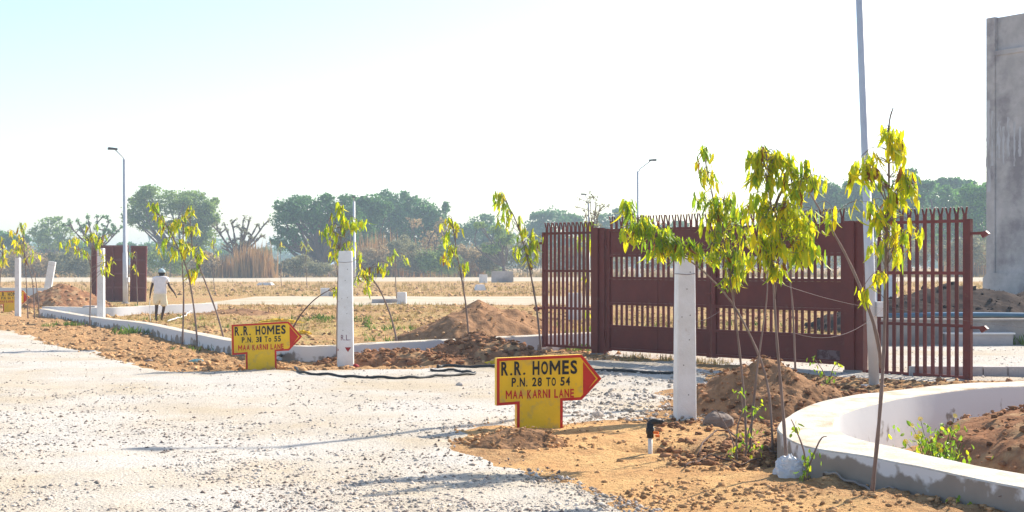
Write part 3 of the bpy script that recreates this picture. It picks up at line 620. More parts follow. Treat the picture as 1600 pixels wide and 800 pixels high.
# ------------------------------------------------------------------ arrow signs
def arrow_sign(loc, rz, line2, label, roll=0, sc=1.0):
    rt = root('arrow_sign', loc, label, 'sign', 'yellow arrow signs beside the road', rz); rt.rotation_euler.y = roll; rt.scale = (sc, sc, sc)
    T = .045; zb = .29; zt = .79; xr = .96; xt = 1.19; zc = .545
    O = [(0, zb-.015), (.225, zb-.005), (.225, -.15), (.745, -.15), (.745, zb+.02), (xr, zb+.025), (xt, zc), (xr, zt+.025), (0, zt)]
    O = [(x-.485, z) for x, z in O]
    part('board', MB().prism(O, -T, T), M['yellow'], rt, False)
    # red border band: same outline, inset by 32 mm
    def inset(o, d):
        n = len(o); out = []
        for i in range(n):
            a, b, c = Vector(o[i-1]), Vector(o[i]), Vector(o[(i+1) % n]); e1 = (b-a).normalized(); e2 = (c-b).normalized()
            n1 = Vector((-e1.y, e1.x)); n2 = Vector((-e2.y, e2.x)); bi = (n1+n2).normalized(); out.append(tuple(b+bi*d/max(.35, bi.dot(n1))))
        return out
    a = inset(O, .001); b = inset(O, .032); n = len(O); y = -T-.0015; vs = [(x, y, z) for x, z in a]+[(x, y, z) for x, z in b]
    fs = [(i, (i+1) % n, (i+1) % n+n, i+n) for i in range(n) if i != 2]
    part('border', MB().add(vs, fs), M['sign_red'], rt, False)
    tr = [(x-.485, z) for x, z in ((.975, .36), (1.125, .548), (.975, .735))]
    part('arrow_mark', MB().prism(tr, -T-.003, -T-.0005), M['sign_red'], rt, False)
    for txt, x, z, w_, h_, m in (('R.R. HOMES', .05, .60, .86, .155, 'sign_black'), (line2, .165, .475, .66, .098, 'sign_black'), ('MAA KARNI LANE', .10, .345, .77, .095, 'sign_red')):
        tag(link('lettering', textmesh(txt, w_, h_, M[m], bold=.034 if h_ > .12 else .028), rt, (x-.485, -T-.002, z)), kind='stuff')
    return rt
arrow_sign(G(842, 671), math.radians(14), 'P.N. 28 TO 54', 'nearest yellow arrow sign, lower centre, with a soil heap at its foot', 0, 1.02)
arrow_sign(G(408, 578), math.radians(17), 'P.N. 31 To 55', 'middle yellow arrow sign on the verge in front of the kerb', -.02, 1.02)
arrow_sign(G(16, 487), math.radians(14), 'P.N. 56 TO 80', 'farthest yellow arrow sign, cut off at the left edge', 0, 1.0)
rt = root('painted_marker', P(1446, 520, 31.5).xy.to_3d(), 'low yellow marker half hidden behind the right grille', 'sign')
part('marker_slab', MB().prism([(-.24, -.1), (.24, -.1), (.24, .42), (.12, .50), (-.24, .5)], -.64, -.58), M['yellow'], rt, False)
part('marker_border', MB().box(-.24, .24, -.643, -.64, .44, .47), M['sign_red'], rt, False)
# ------------------------------------------------------------------ tower
tA = V(26.1, 75, 0); td = V(.55, -.835, 0); tn = V(.835, .55, 0)
rt = root('concrete_tower', tA, 'tall raw grey concrete tower cut off by the right edge', 'tower', rz=math.atan2(td.y, td.x))
part('wall', MB().box(.55, 9, .0, 5, -.2, 13.3).box(.55, 9, .0, 5, 13.3, 13.32), M['concrete'], rt, False)
part('corner_strip', MB().box(0, .549, -.07, 5, -.2, 15.32), M['concrete'], rt, False)
part('beam', MB().box(.5505, 9, .18, 5, 13.321, 15.30), M['concrete'], rt, False)
part('beam', MB().box(.5505, 9, -.06, .178, 13.20, 13.46), M['concrete'], rt, False)
part('plinth', MB().box(-.15, 9.1, -.18, 5.1, -.2, 1.05).prism([(-.15, 1.052), (9.1, 1.052), (9.0, 1.35), (.1, 1.35)], -.16, -.001), M['concrete'], rt, False)
stm = mat('lime_streak', (.44, .43, .45), .9, (.30, .27, .26), 3, contrast=(.45, .6), stretch=(2, 2, .25))
for k, (x, z0, z1, w_) in enumerate(((.15, 5.8, 10.8, .18), (.40, 7.2, 10.2, .10), (.75, 7.6, 9.6, .16), (1.05, 7.2, 9.3, .10), (1.35, 7.5, 9.8, .12), (1.75, 7.1, 9.5, .09), (2.1, 7.6, 9.2, .14))):
    o = []; n = 14
    for i in range(n+1): z = z0+(z1-z0)*i/n; o.append((x-w_*(.3+.7*random.random()), z))
    for i in range(n, -1, -1): z = z0+(z1-z0)*i/n; o.append((x+w_*(.3+.7*random.random()), z))
    y = -.074 if x < .55 else -.004
    vs = [(a, y, b) for a, b in o]; m_ = len(o); fs = [(i, m_-1-i, m_-2-i, i+1) for i in range(n)]
    part('lime_streak', MB().add(vs, fs), stm, rt, False)
# ------------------------------------------------------------------ things by the right edge
rt = root('block_kerb', V(6.5, 22.4, 0), 'row of grey kerb blocks behind the right gate grille', 'kerb')
bmh = MB().box(.005, .395, -.07, .07, -.08, .17, top=.97).mesh('kerb_block', M['concrete'])
for k in range(12): link('kerb_block', bmh, rt, (k*.4, -k*.012, random.uniform(-.008, .008)))
a = P(1372, 540, 30.8)
single('low_wall', MB().box(a.x, 20, 30.8, 31.1, -.1, .56).box(a.x-.02, 20.02, 30.77, 31.13, .56, .60), M['concrete_low'], V(a.x, 30.8, 0), 'low grey concrete wall behind the right gate grille', 'wall')
rt = root('white_box_wall', G(1553, 541)+V(0, 0, 0), 'low white capped plinth in front of the grey wall, right of the grille', 'plinth')
b = rt.location
part('body', MB().box(b.x-1.05, b.x+.42, b.y-.02, b.y+.5, -.05, .27), M['concrete'], rt)
part('coping', MB().box(b.x-1.1, b.x+.46, b.y-.06, b.y+.54, .27, .305), M['white'], rt)
for k, (x0, y0, x1, y1, z) in enumerate(((8.6, 31.3, 19, 31.5, .66), (9.5, 31.5, 20, 31.75, .66), (13.2, 31.42, 22, 31.1, .76))):
    pp = [V(x0+(x1-x0)*t, y0+(y1-y0)*t, z+.02*math.sin(t*9+k)) for t in np.linspace(0, 1, 10)]
    single('water_pipe', MB().tube(pp, .055, 10), M['pipe_blue'], pp[0], ['blue pipe lying on the low grey wall, front one', 'blue pipe lying on the low grey wall, rear one', 'blue pipe laid across the other pipes at the right edge'][k], 'pipe', 'blue pipes on the low wall', True)
# ------------------------------------------------------------------ small things
def smallblock(px, py, z, wd, dp, h, m, label, name='concrete_block', rz=0, cat='block', top=.97):
    b = V((px-800)*z/F, z, gz((px-800)*z/F, z)); mb = MB().box(-wd/2, wd/2, -dp/2, dp/2, -.05, h, top=top)
    o = single(name, mb, m, b, label, cat, world=False); o.rotation_euler.z = rz; return o
smallblock(628, 475, 62, .40, .4, .55, M['white'], 'upright white marker block beside the dark slab on the open plot')
smallblock(601, 470, 63, 1.2, .5, .22, M['concrete'], 'long dark slab lying left of the upright white marker block', 'concrete_slab', .1, 'slab')
smallblock(508, 463, 78, .5, .5, .45, M['white'], 'white marker block left of the lettered post', rz=.2)
smallblock(528, 463, 77, 1.0, .5, .25, M['concrete'], 'grey slab behind the lettered post', 'concrete_slab', 0, 'slab')
smallblock(785, 440, 135, 2.2, .9, 1.1, M['concrete'], 'low grey box beside the far track left of the gate')
smallblock(755, 440, 133, .8, .6, .8, M['white'], 'small white block beside the far track left of the grey box')
smallblock(750, 452, 95, .8, .6, .4, M['white'], 'white stone on the middle plot above the large earth heap', rz=.4, top=.6)
smallblock(415, 446, 118, 1.6, .6, .22, M['white'], 'flat white stone near the far track above the middle arrow sign', rz=-.3, top=.7)
smallblock(1380, 470, 66, .9, .5, 1.3, M['white'], 'white block seen through the right grille', rz=.2)
smallblock(897, 497, 45, .5, .4, .9, M['white'], 'white marker block seen through the left grille')
def rock(px, py, z, r, m, label, cat='rock', sq=.8, name='rock'):
    b = V((px-800)*z/F, z, gz((px-800)*z/F, z)); n = 10; mb = MB(); vs = []; fs = []
    for i in range(n+1):
        for j in range(14):
            th = math.pi*i/n; ph = 2*math.pi*j/14; q = r*(1+.32*(float(fbm(np.array([math.cos(ph)*1.2+px]), np.array([math.sin(ph)*1.2+th*1.4+py]), 3)[0])-.5)*2)
            vs.append((q*math.sin(th)*math.cos(ph)*1.15, q*math.sin(th)*math.sin(ph), q*math.cos(th)*sq+r*.45))
    fs = [(i*14+j, i*14+(j+1) % 14, (i+1)*14+(j+1) % 14, (i+1)*14+j) for i in range(n) for j in range(14)]
    mb.add([(v[0], v[1], v[2]) for v in vs], [f[::-1] for f in fs]); return single(name, mb, m, b, label, cat, world=False)
rock(1121, 667, 15.6, .145, M['stone_g'], 'grey rounded rock right of the nearest white post')
rock(420, 547, 29, .10, M['stone_g'], 'small dark stone against the kerb behind the middle arrow sign')
rock(718, 604, 20.5, .055, M['stone_w'], 'pale stone on the gravel left of the near arrow sign')
rock(934, 652, 16.3, .07, M['stone_w'], 'pale stone on the gravel right of the near arrow sign')
rock(556, 572, 24.6, .06, M['post_red'], 'small red-brown brick bit at the foot of the lettered post')
rock(233, 565, 26, .07, M['stone_g'], 'flat stone on the verge left of the middle arrow sign', sq=.4)
# tap: riser with black elbow
b = G(1016, 708); rt = root('water_tap', b, 'black elbow tap on a short white riser in the sand', 'tap')
part('riser', MB().tube([b-V(0, 0, .2), b+V(0, 0, .16)], .022, 12), M['pvc'], rt, smooth=True)
part('valve_body', MB().tube([b+V(0, 0, .15), b+V(0, 0, .19), b+V(0, 0, .191), b+V(0, 0, .25), b+V(0, 0, .251), b+V(0, 0, .30)], [.034, .034, .042, .042, .034, .034], 12).tube([b+V(-.01, 0, .285), b+V(.03, 0, .31), b+V(.105, -.01, .312)], [.033, .03, .026], 10).tube([b+V(.10, -.01, .312), b+V(.12, -.012, .295)], [.03, .03], 10), M['pipe_black'], rt, smooth=True)
part('handle', MB().tube([b+V(.03, -.03, .205), b+V(.075, -.05, .205)], .014, 8).box(b.x+.045, b.x+.085, b.y-.075, b.y-.03, .165, .185), M['orange'], rt)
def cable(pxs, r, m, label, name='pipe', cat='pipe', lift=.0, n=8, clear=.022, mul=1):
    pts = [G(a, b) for a, b in pxs]; pts = catmull(pts, 6); pp = []
    for k, q in enumerate(pts): pp.append(V(q.x, q.y, gz(q.x, q.y)+clear+r+.012*math.sin(k*1.3)+lift))
    return single(name, MB().tube(pp, r, n), m, pp[0], label, cat, smooth=True)
cable([(461, 579), (475, 587), (520, 590), (570, 593), (630, 594), (680, 591), (735, 587), (740, 585), (715, 582), (672, 582)], .022, M['pipe_black'], 'black hose lying in a long curve on the gravel below the lettered post', 'hose', 'hose')
cable([(684, 577), (700, 575.5), (780, 576.5), (880, 579), (950, 582), (1060, 588)], .026, M['pipe_black'], 'black pipe lying straight on the gravel behind the near arrow sign')
cable([(424, 572), (450, 561), (475, 556)], .03, M['pipe_black'], 'short black pipe end beside the middle arrow sign', lift=.08)
cable([(1262, 744), (1276, 748), (1290, 763), (1320, 768), (1370, 778), (1430, 787), (1500, 797), (1600, 812)], .011, M['pipe_grey'], 'grey hose snaking over the sand at the bottom right', 'hose', 'hose', clear=.01)
cable([(262, 505), (285, 499), (300, 489), (316, 480), (322, 476)], .022, M['pvc'], 'pale pole lying on the ground beside the walking man', 'stick', 'stick', clear=.05)
for k, (pxs, lab) in enumerate((([(1070, 735), (1110, 715), (1150, 722), (1190, 716)], 'thin root lying on the soil left of the plastic bag'), ([(1090, 700), (1120, 680), (1160, 690)], 'thin dark twig lying near the grey rock'), ([(1195, 700), (1215, 712), (1240, 724)], 'pale twig resting against the plastic bag'))):
    cable(pxs, .008, M['bark'], lab, 'twig', 'twig', clear=.015, lift=.01)
# plastic bag, scraps
def crumple(px, py, z, rx, ry, rz_, m, name, label, cat, seed, amp=.3, res=26):
    b = V((px-800)*z/F, z, gz((px-800)*z/F, z)); vs = []; n = res
    for i in range(n+1):
        for j in range(n):
            th = math.pi*.5*i/n; ph = 2*math.pi*j/n; k = 1+amp*(float(fbm(np.array([math.cos(ph)*2+seed]), np.array([math.sin(ph)*2+th*3]), seed)[0])-.5)*2
            vs.append((rx*k*math.sin(th)*math.cos(ph), ry*k*math.sin(th)*math.sin(ph), rz_*k*max(0, math.cos(th))**.7-.02))
    fs = [(i*n+j, (i+1)*n+j, (i+1)*n+(j+1) % n, i*n+(j+1) % n) for i in range(n) for j in range(n)]
    return single(name, MB().add(vs, fs), m, b, label, cat, world=False)
crumple(1235, 742, 11.6, .13, .10, .17, M['plastic'], 'plastic_bag', 'crumpled white plastic bag at the tip of the curved wall', 'bag', 4, .35)
crumple(306, 566, 25.8, .16, .10, .08, M['teal'], 'plastic_scrap', 'crumpled teal plastic scrap on the verge', 'litter', 6, .6, 16)
crumple(364, 482, 52, .55, .3, .13, M['cloth_y'], 'yellow_cloth', 'yellow cloth on the ground right of the far white kerb', 'cloth', 8, .5, 14)
crumple(440, 500, 42, .65, .3, .16, M['cloth_y'], 'yellow_cloth', 'yellow cloth lying behind the middle arrow sign', 'cloth', 9, .7, 16)
crumple(474, 520, 35, .18, .12, .10, M['cloth_y'], 'yellow_cloth', 'small yellow cloth right of the tip of the middle arrow sign', 'cloth', 10, .6, 12)
crumple(772, 563, 25.2, .14, .1, .1, M['cloth_y'], 'yellow_cloth', 'scrap of yellow cloth behind the left corner of the near arrow sign', 'cloth', 12, .6, 12)
# ------------------------------------------------------------------ saplings
def leafmesh(m, L_, W_, curl, name='leaf'):
    # hangs down -z from its stalk
    n = 5; vs = []; fs = []
    for i in range(n+1):
        t = i/n; wd = W_*max(0, math.sin(math.pi*min(1, .08+t*.92)))**.8*(1-.25*t); y = curl*t*t*L_; z = -L_*t*(1-.12*t*abs(curl))
        vs += [(-wd/2, y-wd*.22, z), (0, y, z), (wd/2, y-wd*.22, z)]
    for i in range(n): a = i*3; fs += [(a, a+1, a+4, a+3), (a+1, a+2, a+5, a+4)]
    me = MB().add(vs, fs).mesh(name, m); return me
LEAVES = {}
for nm in ('leaf_yg', 'leaf_g', 'leaf_y', 'leaf_b'):
    LEAVES[nm] = [leafmesh(M[nm], 1.0, .26, .35), leafmesh(M[nm], 1.0, .21, -.25), leafmesh(M[nm], 1.0, .30, .15)]
def pick(mixw):
    r = random.random()*sum(mixw)
    for k, wv in zip(('leaf_yg', 'leaf_g', 'leaf_y', 'leaf_b'), mixw):
        r -= wv
        if r <= 0: return random.choice(LEAVES[k])
    return LEAVES['leaf_yg'][0]
def sapling(stems, blobs, z, label, mixw=(5, 3, 2.5, .4), ll=.17, dens=1.0, r0=.016, single_leaves=True, group=None, depth=None, name='sapling', cat='sapling', barkm='bark_pale', weight=1):
    """stems: [(dist, [(px,py)...base first])]; blobs: (px,py,rx,ry) clusters in photo pixels, at distance z"""
    z0 = stems[0][0]; b = P(*stems[0][1][0], z0); b.z = gz(b.x, b.y)
    rt = root(name, b, label, cat, group)
    allpts = []
    for (zz, pl) in stems:
        c = [P(a, q, zz) for a, q in pl]; g0 = gz(c[0].x, c[0].y)
        if c[0].z-g0 < .45: c[0].z = g0-.03
        for i in range(1, len(c)): c[i].y += random.uniform(-.06, .06)
        sp = catmull(c, 5); k = len(sp); rads = [r0*(1-.72*i/(k-1))*(1+.12*math.sin(i*2.1)) for i in range(k)]
        part('stem', MB().tube(sp, rads, 7), M[barkm], rt, smooth=True); allpts += sp
    twig = MB(); LV = []; inv = z/F
    for (px, py, rx, ry) in blobs:
        c = P(px, py, z); RX = rx*inv*1.0; RZ = ry*inv; RY = (RX+RZ)*.5 if depth is None else depth
        ntw = max(4, int(dens*8.5*(rx*ry)**.5/14*weight))
        cand = sorted(allpts, key=lambda q: (q-c).length+abs(q.z-c.z)*.2+(0 if q.z < c.z+.1 else .4))
        for _ in range(ntw):
            s = random.choice(cand[:4]); e = c+V(random.uniform(-1, 1)*RX, random.uniform(-1, 1)*RY, random.uniform(-.7, 1)*RZ)
            m_ = (s+e)/2+V(0, 0, .12*(e-s).length+.03); tip = e+V((e.x-s.x)*.15, (e.y-s.y)*.15, -.05)
            tw = catmull([s, m_, e, tip], 4); twig.tube(tw, [.003*(z/15+.4)*(1-.7*i/(len(tw)-1)) for i in range(len(tw))], 4, cap=False)
            nl = max(5, int(6*dens))
            for i in range(nl):
                t = .45+.55*i/nl; p = tw[min(len(tw)-1, int(t*(len(tw)-1)))]+V(random.gauss(0, .018), random.gauss(0, .018), random.gauss(0, .012))
                LV.append((p, random.uniform(.32, 1.1)*ll*.88, random.random()*6.28, abs(random.gauss(.28, .33))))
    if twig.v: part('twigs', twig, M[barkm], rt, kind='stuff')
    random.shuffle(LV)
    if single_leaves:
        for (p, l, a, tl) in LV[:300]:
            o = bpy.data.objects.new('leaf', pick(mixw)); COL.objects.link(o); o.parent = rt; o.location = p-rt.location
            o.rotation_euler = (tl, 0, a); o.scale = (l, l, l)
        LV = LV[300:]
    if LV:
        mb = {};
        for (p, l, a, tl) in LV:
            me = pick(mixw); key = me.materials[0].name; Rm = Matrix.Rotation(a, 4, 'Z') @ Matrix.Rotation(tl, 4, 'X')
            d = mb.setdefault(key, MB()); d.add([(Rm @ (v.co*l))+p for v in me.vertices], [tuple(f.vertices) for f in me.polygons])
        al = MB(); mats = []
        for i, (k, d) in enumerate(mb.items()): al.add(d.v, d.f, i); mats.append(bpy.data.materials[k])
        me = al.mesh('foliage', mats, rt.location); o = link('foliage', me, rt); tag(o, kind='stuff')
    return rt
SG = 'yellow-green saplings along the kerbs'
sapling([(13.6, [(1208, 694), (1196, 590), (1152, 487), (1100, 425), (1050, 388), (1005, 350), (978, 322)])],
        [(988, 325, 14, 14), (985, 360, 14, 18), (1008, 352, 16, 16), (1030, 372, 26, 18), (1048, 378, 22, 18), (1020, 385, 16, 12), (1068, 385, 18, 16), (1085, 392, 12, 14)], 13.6,
        'sapling leaning far left over the nearest white post', (3.5, 5, 1.2, .1), .19, 1.15, .014, group=SG)
sapling([(13.6, [(1167, 706), (1162, 600), (1146, 475), (1130, 380), (1112, 300), (1099, 238)]), (13.5, [(1170, 706), (1182, 580), (1197, 470), (1200, 420)])],
        [(1099, 240, 9, 14), (1106, 275, 16, 14), (1100, 312, 14, 16), (1120, 325, 26, 18), (1148, 318, 14, 18), (1112, 345, 16, 14), (1128, 372, 20, 20), (1125, 400, 18, 16), (1150, 395, 16, 24), (1143, 440, 14, 12), (1165, 360, 12, 20), (1160, 415, 14, 16)], 13.6,
        'upright sapling with green leaves just right of the nearest white post', (5, 4, 2, .2), .175, 1.05, .014, group=SG)
sapling([(11.7, [(1230, 742), (1222, 640), (1213, 540), (1209, 430), (1206, 330), (1195, 240)]), (11.8, [(1208, 330), (1230, 290), (1275, 285)])],
        [(1178, 245, 12, 14), (1180, 275, 12, 16), (1200, 240, 16, 14), (1225, 250, 18, 18), (1215, 275, 16, 12), (1180, 318, 16, 20), (1200, 340, 20, 24), (1245, 300, 16, 20), (1250, 262, 14, 14), (1278, 283, 14, 6), (1240, 340, 20, 24), (1215, 375, 18, 22), (1190, 385, 20, 22), (1262, 352, 14, 26), (1268, 385, 10, 14), (1210, 410, 14, 14), (1245, 385, 12, 14)], 11.7,
        'largest sapling, bushy and yellowing, in the middle of the right group', (6, 2.5, 3, .3), .185, 1.15, .0165, group=SG)
sapling([(17.2, [(1245, 640), (1243, 560), (1237, 470), (1228, 400), (1222, 340)])], [(1225, 345, 14, 20), (1235, 400, 12, 16)], 17.2,
        'slender sapling behind the largest one, standing by the earth heap', (5, 2, 4, .6), .19, .8, .017, group=SG, name='sapling')
sapling([(10.35, [(1362, 772), (1370, 660), (1380, 540), (1386, 420), (1388, 300), (1391, 200), (1396, 168)]), (10.4, [(1378, 575), (1362, 505), (1330, 420), (1298, 360), (1264, 300)])],
        [(1378, 206, 10, 5), (1398, 215, 14, 12), (1400, 232, 14, 10), (1355, 248, 16, 16), (1342, 265, 10, 16), (1368, 272, 14, 22), (1385, 300, 12, 18), (1412, 275, 12, 16), (1420, 292, 10, 18), (1402, 312, 14, 16), (1358, 325, 14, 12), (1380, 340, 12, 12), (1402, 362, 14, 14), (1408, 388, 8, 14), (1366, 382, 12, 6), (1434, 356, 5, 5), (1298, 335, 6, 8), (1352, 455, 5, 4), (1375, 430, 8, 6)], 10.35,
        'tall sapling in front of the white lamp pole, with a second leaning stem', (5, 1.6, 4, .5), .17, .9, .017, group=SG)
# mid-distance saplings
sapling([(28.3, [(846, 549), (838, 480), (824, 405), (806, 345), (784, 305)])], [(778, 300, 6, 6), (782, 318, 9, 8), (792, 332, 12, 10), (806, 350, 16, 14), (820, 368, 14, 16), (814, 390, 12, 12), (836, 380, 9, 14), (828, 400, 9, 10)], 28.3,
        'sapling with drooping crown at the left end of the gate grille', (5, 3, 2.5, .3), .30, .9, .025, group=SG)
sapling([(29.5, [(734, 535), (727, 470), (714, 395), (706, 340)])], [(700, 345, 10, 9), (718, 352, 7, 8), (696, 370, 8, 12), (704, 392, 10, 12), (694, 405, 9, 8), (726, 412, 5, 4)], 29.5,
        'thin sapling standing on the large brown earth heap', (5, 3, 2.5, .3), .28, .9, .025, group=SG)
sapling([(25.3, [(527, 567), (528, 470), (531, 390), (534, 318)])], [(534, 322, 7, 9), (524, 345, 14, 14), (545, 348, 10, 14), (514, 368, 12, 12), (520, 390, 8, 16), (546, 385, 8, 14), (563, 345, 5, 6)], 25.3,
        'sapling behind the lettered white post', (5, 3, 2.5, .3), .27, .9, .022, group=SG)
sapling([(27.2, [(625, 547), (612, 500), (592, 450), (572, 425), (556, 400)])], [(558, 400, 7, 10), (568, 422, 10, 8), (580, 432, 10, 6), (597, 415, 7, 7), (555, 440, 7, 7), (576, 446, 7, 6)], 27.2,
        'sapling leaning left with sparse leaves right of the lettered post', (5, 3, 3, .3), .24, .75, .022, group=SG)
sapling([(26.2, [(440, 556), (458, 512), (480, 480), (503, 460), (524, 450)])], [(526, 455, 4, 4)], 26.2, 'bare bent sapling arching from behind the middle arrow sign', (5, 3, 3, .3), .18, .3, .02, group=SG, barkm='bark')
sapling([(30.6, [(285, 541), (287, 460), (285, 395), (288, 335)]), (30.3, [(309, 547), (303, 480), (290, 415), (262, 355), (238, 325)]), (30.4, [(354, 546), (338, 490), (316, 430), (300, 385), (296, 335)])],
        [(238, 318, 8, 8), (246, 340, 10, 12), (262, 352, 12, 14), (258, 385, 14, 14), (278, 345, 10, 14), (296, 330, 8, 10), (300, 360, 12, 14), (280, 385, 12, 14), (302, 392, 12, 12), (314, 405, 8, 14), (300, 425, 6, 6)], 30.4,
        'broad three-stemmed sapling clump on the kerb left of the middle arrow sign', (5, 2.4, 3.4, .3), .31, .85, .024, group=SG)
sapling([(40, [(140, 506), (141, 450), (143, 400), (146, 355)])], [(105, 383, 8, 8), (122, 372, 10, 8), (140, 358, 12, 10), (150, 380, 14, 12), (165, 372, 8, 7), (130, 395, 9, 8), (172, 405, 5, 10), (168, 425, 4, 7)], 40,
        'sapling behind the slim post left of the distant maroon gate', (5, 3, 3, .3), .30, .8, .022, False, group=SG)
sapling([(46, [(44, 496), (42, 440), (36, 370)]), (45.6, [(54, 499), (50, 440), (40, 400)]), (46.4, [(62, 489), (56, 440), (48, 410)])], [(25, 362, 9, 8), (32, 380, 12, 12), (42, 395, 14, 12), (36, 352, 5, 5)], 46,
        'three-stemmed sapling clump beside the cut off arrow sign', (5, 3, 4, .3), .34, .9, .024, False, group=SG)
sapling([(52, [(-6, 480), (2, 430), (6, 370)])], [(4, 392, 10, 12), (12, 408, 10, 8), (0, 372, 6, 6)], 52, 'sapling crown at the left edge above the cut off arrow sign', (4, 2, 5, .3), .36, .9, .024, False, group=SG)
for (px, pb, pt, zz, bl, lab) in ((215, 472, 395, 61, [(205, 400, 5, 8), (212, 420, 5, 8)], 'small sapling in front of the distant maroon gate'),
                             (335, 450, 370, 92, [(333, 378, 5, 8), (340, 395, 6, 6)], 'small far sapling right of the three-stemmed clump'),
                             (440, 446, 378, 104, [(438, 382, 5, 5)], 'small far sapling left of the lettered post, left one of two'),
                             (480, 447, 374, 104, [(476, 380, 6, 7), (482, 388, 4, 4)], 'small far sapling left of the lettered post, right one of two'),
                             (620, 466, 390, 70, [(616, 394, 6, 6), (608, 402, 4, 4), (636, 404, 3, 4)], 'small sapling by the upright white marker block'),
                             (918, 520, 340, 36, [(922, 345, 10, 8), (905, 375, 9, 12), (925, 380, 7, 16), (915, 430, 5, 12), (918, 500, 6, 14)], 'yellow-leaved sapling behind the left grille'),
                             (1403, 500, 435, 44, [(1402, 448, 8, 10), (1408, 470, 7, 12), (1400, 490, 4, 8)], 'green sapling behind the right grille')):
    sapling([(zz, [(px, pb), (px-2, (pb+pt)/2), (px-1, pt)])], bl, zz, lab, (5, 3, 3, .2), .30 if zz < 62 else .5, .8, .03, False, group=SG)
# seedlings at the lower right: bare stems with a few round leaves
def sprout(stems, leaves, z, label, lm='weed_leaf', name='sprout', ls=.05, cat='young plant', n=10, bark='bark_pale'):
    b = P(*stems[0][0], z); b.z = gz(b.x, b.y); rt = root(name, b, label, cat, 'young plants by the curved wall')
    for pl in stems:
        c = [P(a, q, z) for a, q in pl]; c[0].z = min(c[0].z, gz(c[0].x, c[0].y)-.01); sp = catmull(c, 4); part('stem', MB().tube(sp, [.010*(1-.7*i/(len(sp)-1)) for i in range(len(sp))], 6), M[bark], rt, smooth=True)
    for (px, py, r) in leaves:
        for _ in range(n):
            p = P(px+random.gauss(0, r), py+random.gauss(0, r*.8), z+random.gauss(0, .04)); l = ls*random.uniform(.7, 1.3)
            o = bpy.data.objects.new('leaf', random.choice(RL)); COL.objects.link(o); o.parent = rt; o.location = p-rt.location
            o.rotation_euler = (random.uniform(-1.2, 1.2), random.uniform(-.6, .6), random.random()*6.28); o.scale = (l, l, l)
    return rt
RL = [leafmesh(M['weed_leaf'], 1.0, .62, .25), leafmesh(M['leaf_g'], 1.0, .6, -.2), leafmesh(M['leaf_yg'], 1.0, .55, .1)]
sprout([[(1156, 732), (1148, 700), (1136, 668), (1118, 640)], [(1150, 700), (1152, 670), (1160, 640), (1156, 608)], [(1164, 706), (1170, 672), (1186, 640)]], [(1156, 612, 5), (1170, 640, 6), (1186, 636, 8), (1180, 672, 9), (1162, 682, 8), (1145, 700, 6), (1176, 700, 8)], 13.0, 'half bare seedling with bright green leaves below the nearest white post', n=9)
sprout([[(1262, 738), (1256, 705), (1243, 670), (1236, 655)], [(1255, 700), (1280, 690), (1292, 682)]], [(1243, 668, 5), (1262, 722, 8), (1266, 712, 6), (1258, 738, 4)], 11.2, 'twiggy seedling against the tip of the curved wall', n=9)
sprout([[(1294, 605), (1288, 585), (1272, 560)], [(1292, 600), (1300, 580), (1310, 565)]], [(1272, 563, 5), (1284, 580, 7), (1296, 592, 7), (1310, 568, 4), (1290, 602, 6)], 18.6, 'low seedling on the red soil in front of the right gate leaf', ls=.06, n=8)
sprout([[(1598, 795), (1580, 784), (1560, 776)]], [(1594, 772, 5), (1600, 786, 6)], 9.6, 'seedling tip at the bottom right corner', n=5)
sprout([[(1500, 790), (1502, 784)]], [(1496, 784, 7), (1510, 788, 6)], 9.9, 'tuft of small green leaves at the foot of the curved wall', n=10, ls=.035)
# flowering plant in the bed
b = P(1462, 700, 12.3); b.z = .02; rt = root('flowering_plant', b, 'grey-green leafy plant with yellow flowers inside the curved wall', 'plant')
pts = []
for k in range(230):
    p = b+V(random.gauss(0, .15), random.gauss(0, .16), random.uniform(-.12, .36)); o = bpy.data.objects.new('leaf', random.choice(RL[:2]) if random.random() < .8 else RL[2]); COL.objects.link(o)
    o.parent = rt; o.location = p-rt.location; s = random.uniform(.04, .075); o.scale = (s, s, s); o.rotation_euler = (random.uniform(1.6, 4.2), random.uniform(-.5, .5), random.random()*6.28)
fl = MB()
for k in range(8): a0 = k*math.pi/4; a1 = a0+.5; fl.add([(0, 0, 0), (math.cos(a0), math.sin(a0), .25), (math.cos(a1)*1.05, math.sin(a1)*1.05, .2)], [(0, 1, 2)])
flm = fl.mesh('flower', M['flower'])
for (px, py) in ((1415, 690), (1432, 683), (1437, 677), (1425, 665), (1438, 655), (1466, 696), (1492, 650), (1494, 668), (1470, 704), (1455, 684)):
    o = bpy.data.objects.new('flower', flm); COL.objects.link(o); o.parent = rt; o.location = P(px, py, 12.1)-rt.location; s = random.uniform(.018, .03); o.scale = (s, s, s); o.rotation_euler = (1.0, 0, random.uniform(-.5, .5))
mb = MB()
for k in range(26): a = b+V(random.gauss(0, .04), random.gauss(0, .04), -.32); mb.tube([a, a+V(random.gauss(0, .12), random.gauss(0, .1), random.uniform(.3, .62))], .004, 4)
for (px, py) in ((1415, 690), (1432, 683), (1437, 677), (1425, 665), (1438, 655), (1466, 696), (1492, 650), (1494, 668), (1470, 704), (1455, 684)):
    q = P(px, py, 12.1); mb.tube([b+V(0, 0, -.3), (b+q)/2+V(0, 0, -.05), q], .003, 4)
part('stems', mb, M['grass_green'], rt, kind='stuff')
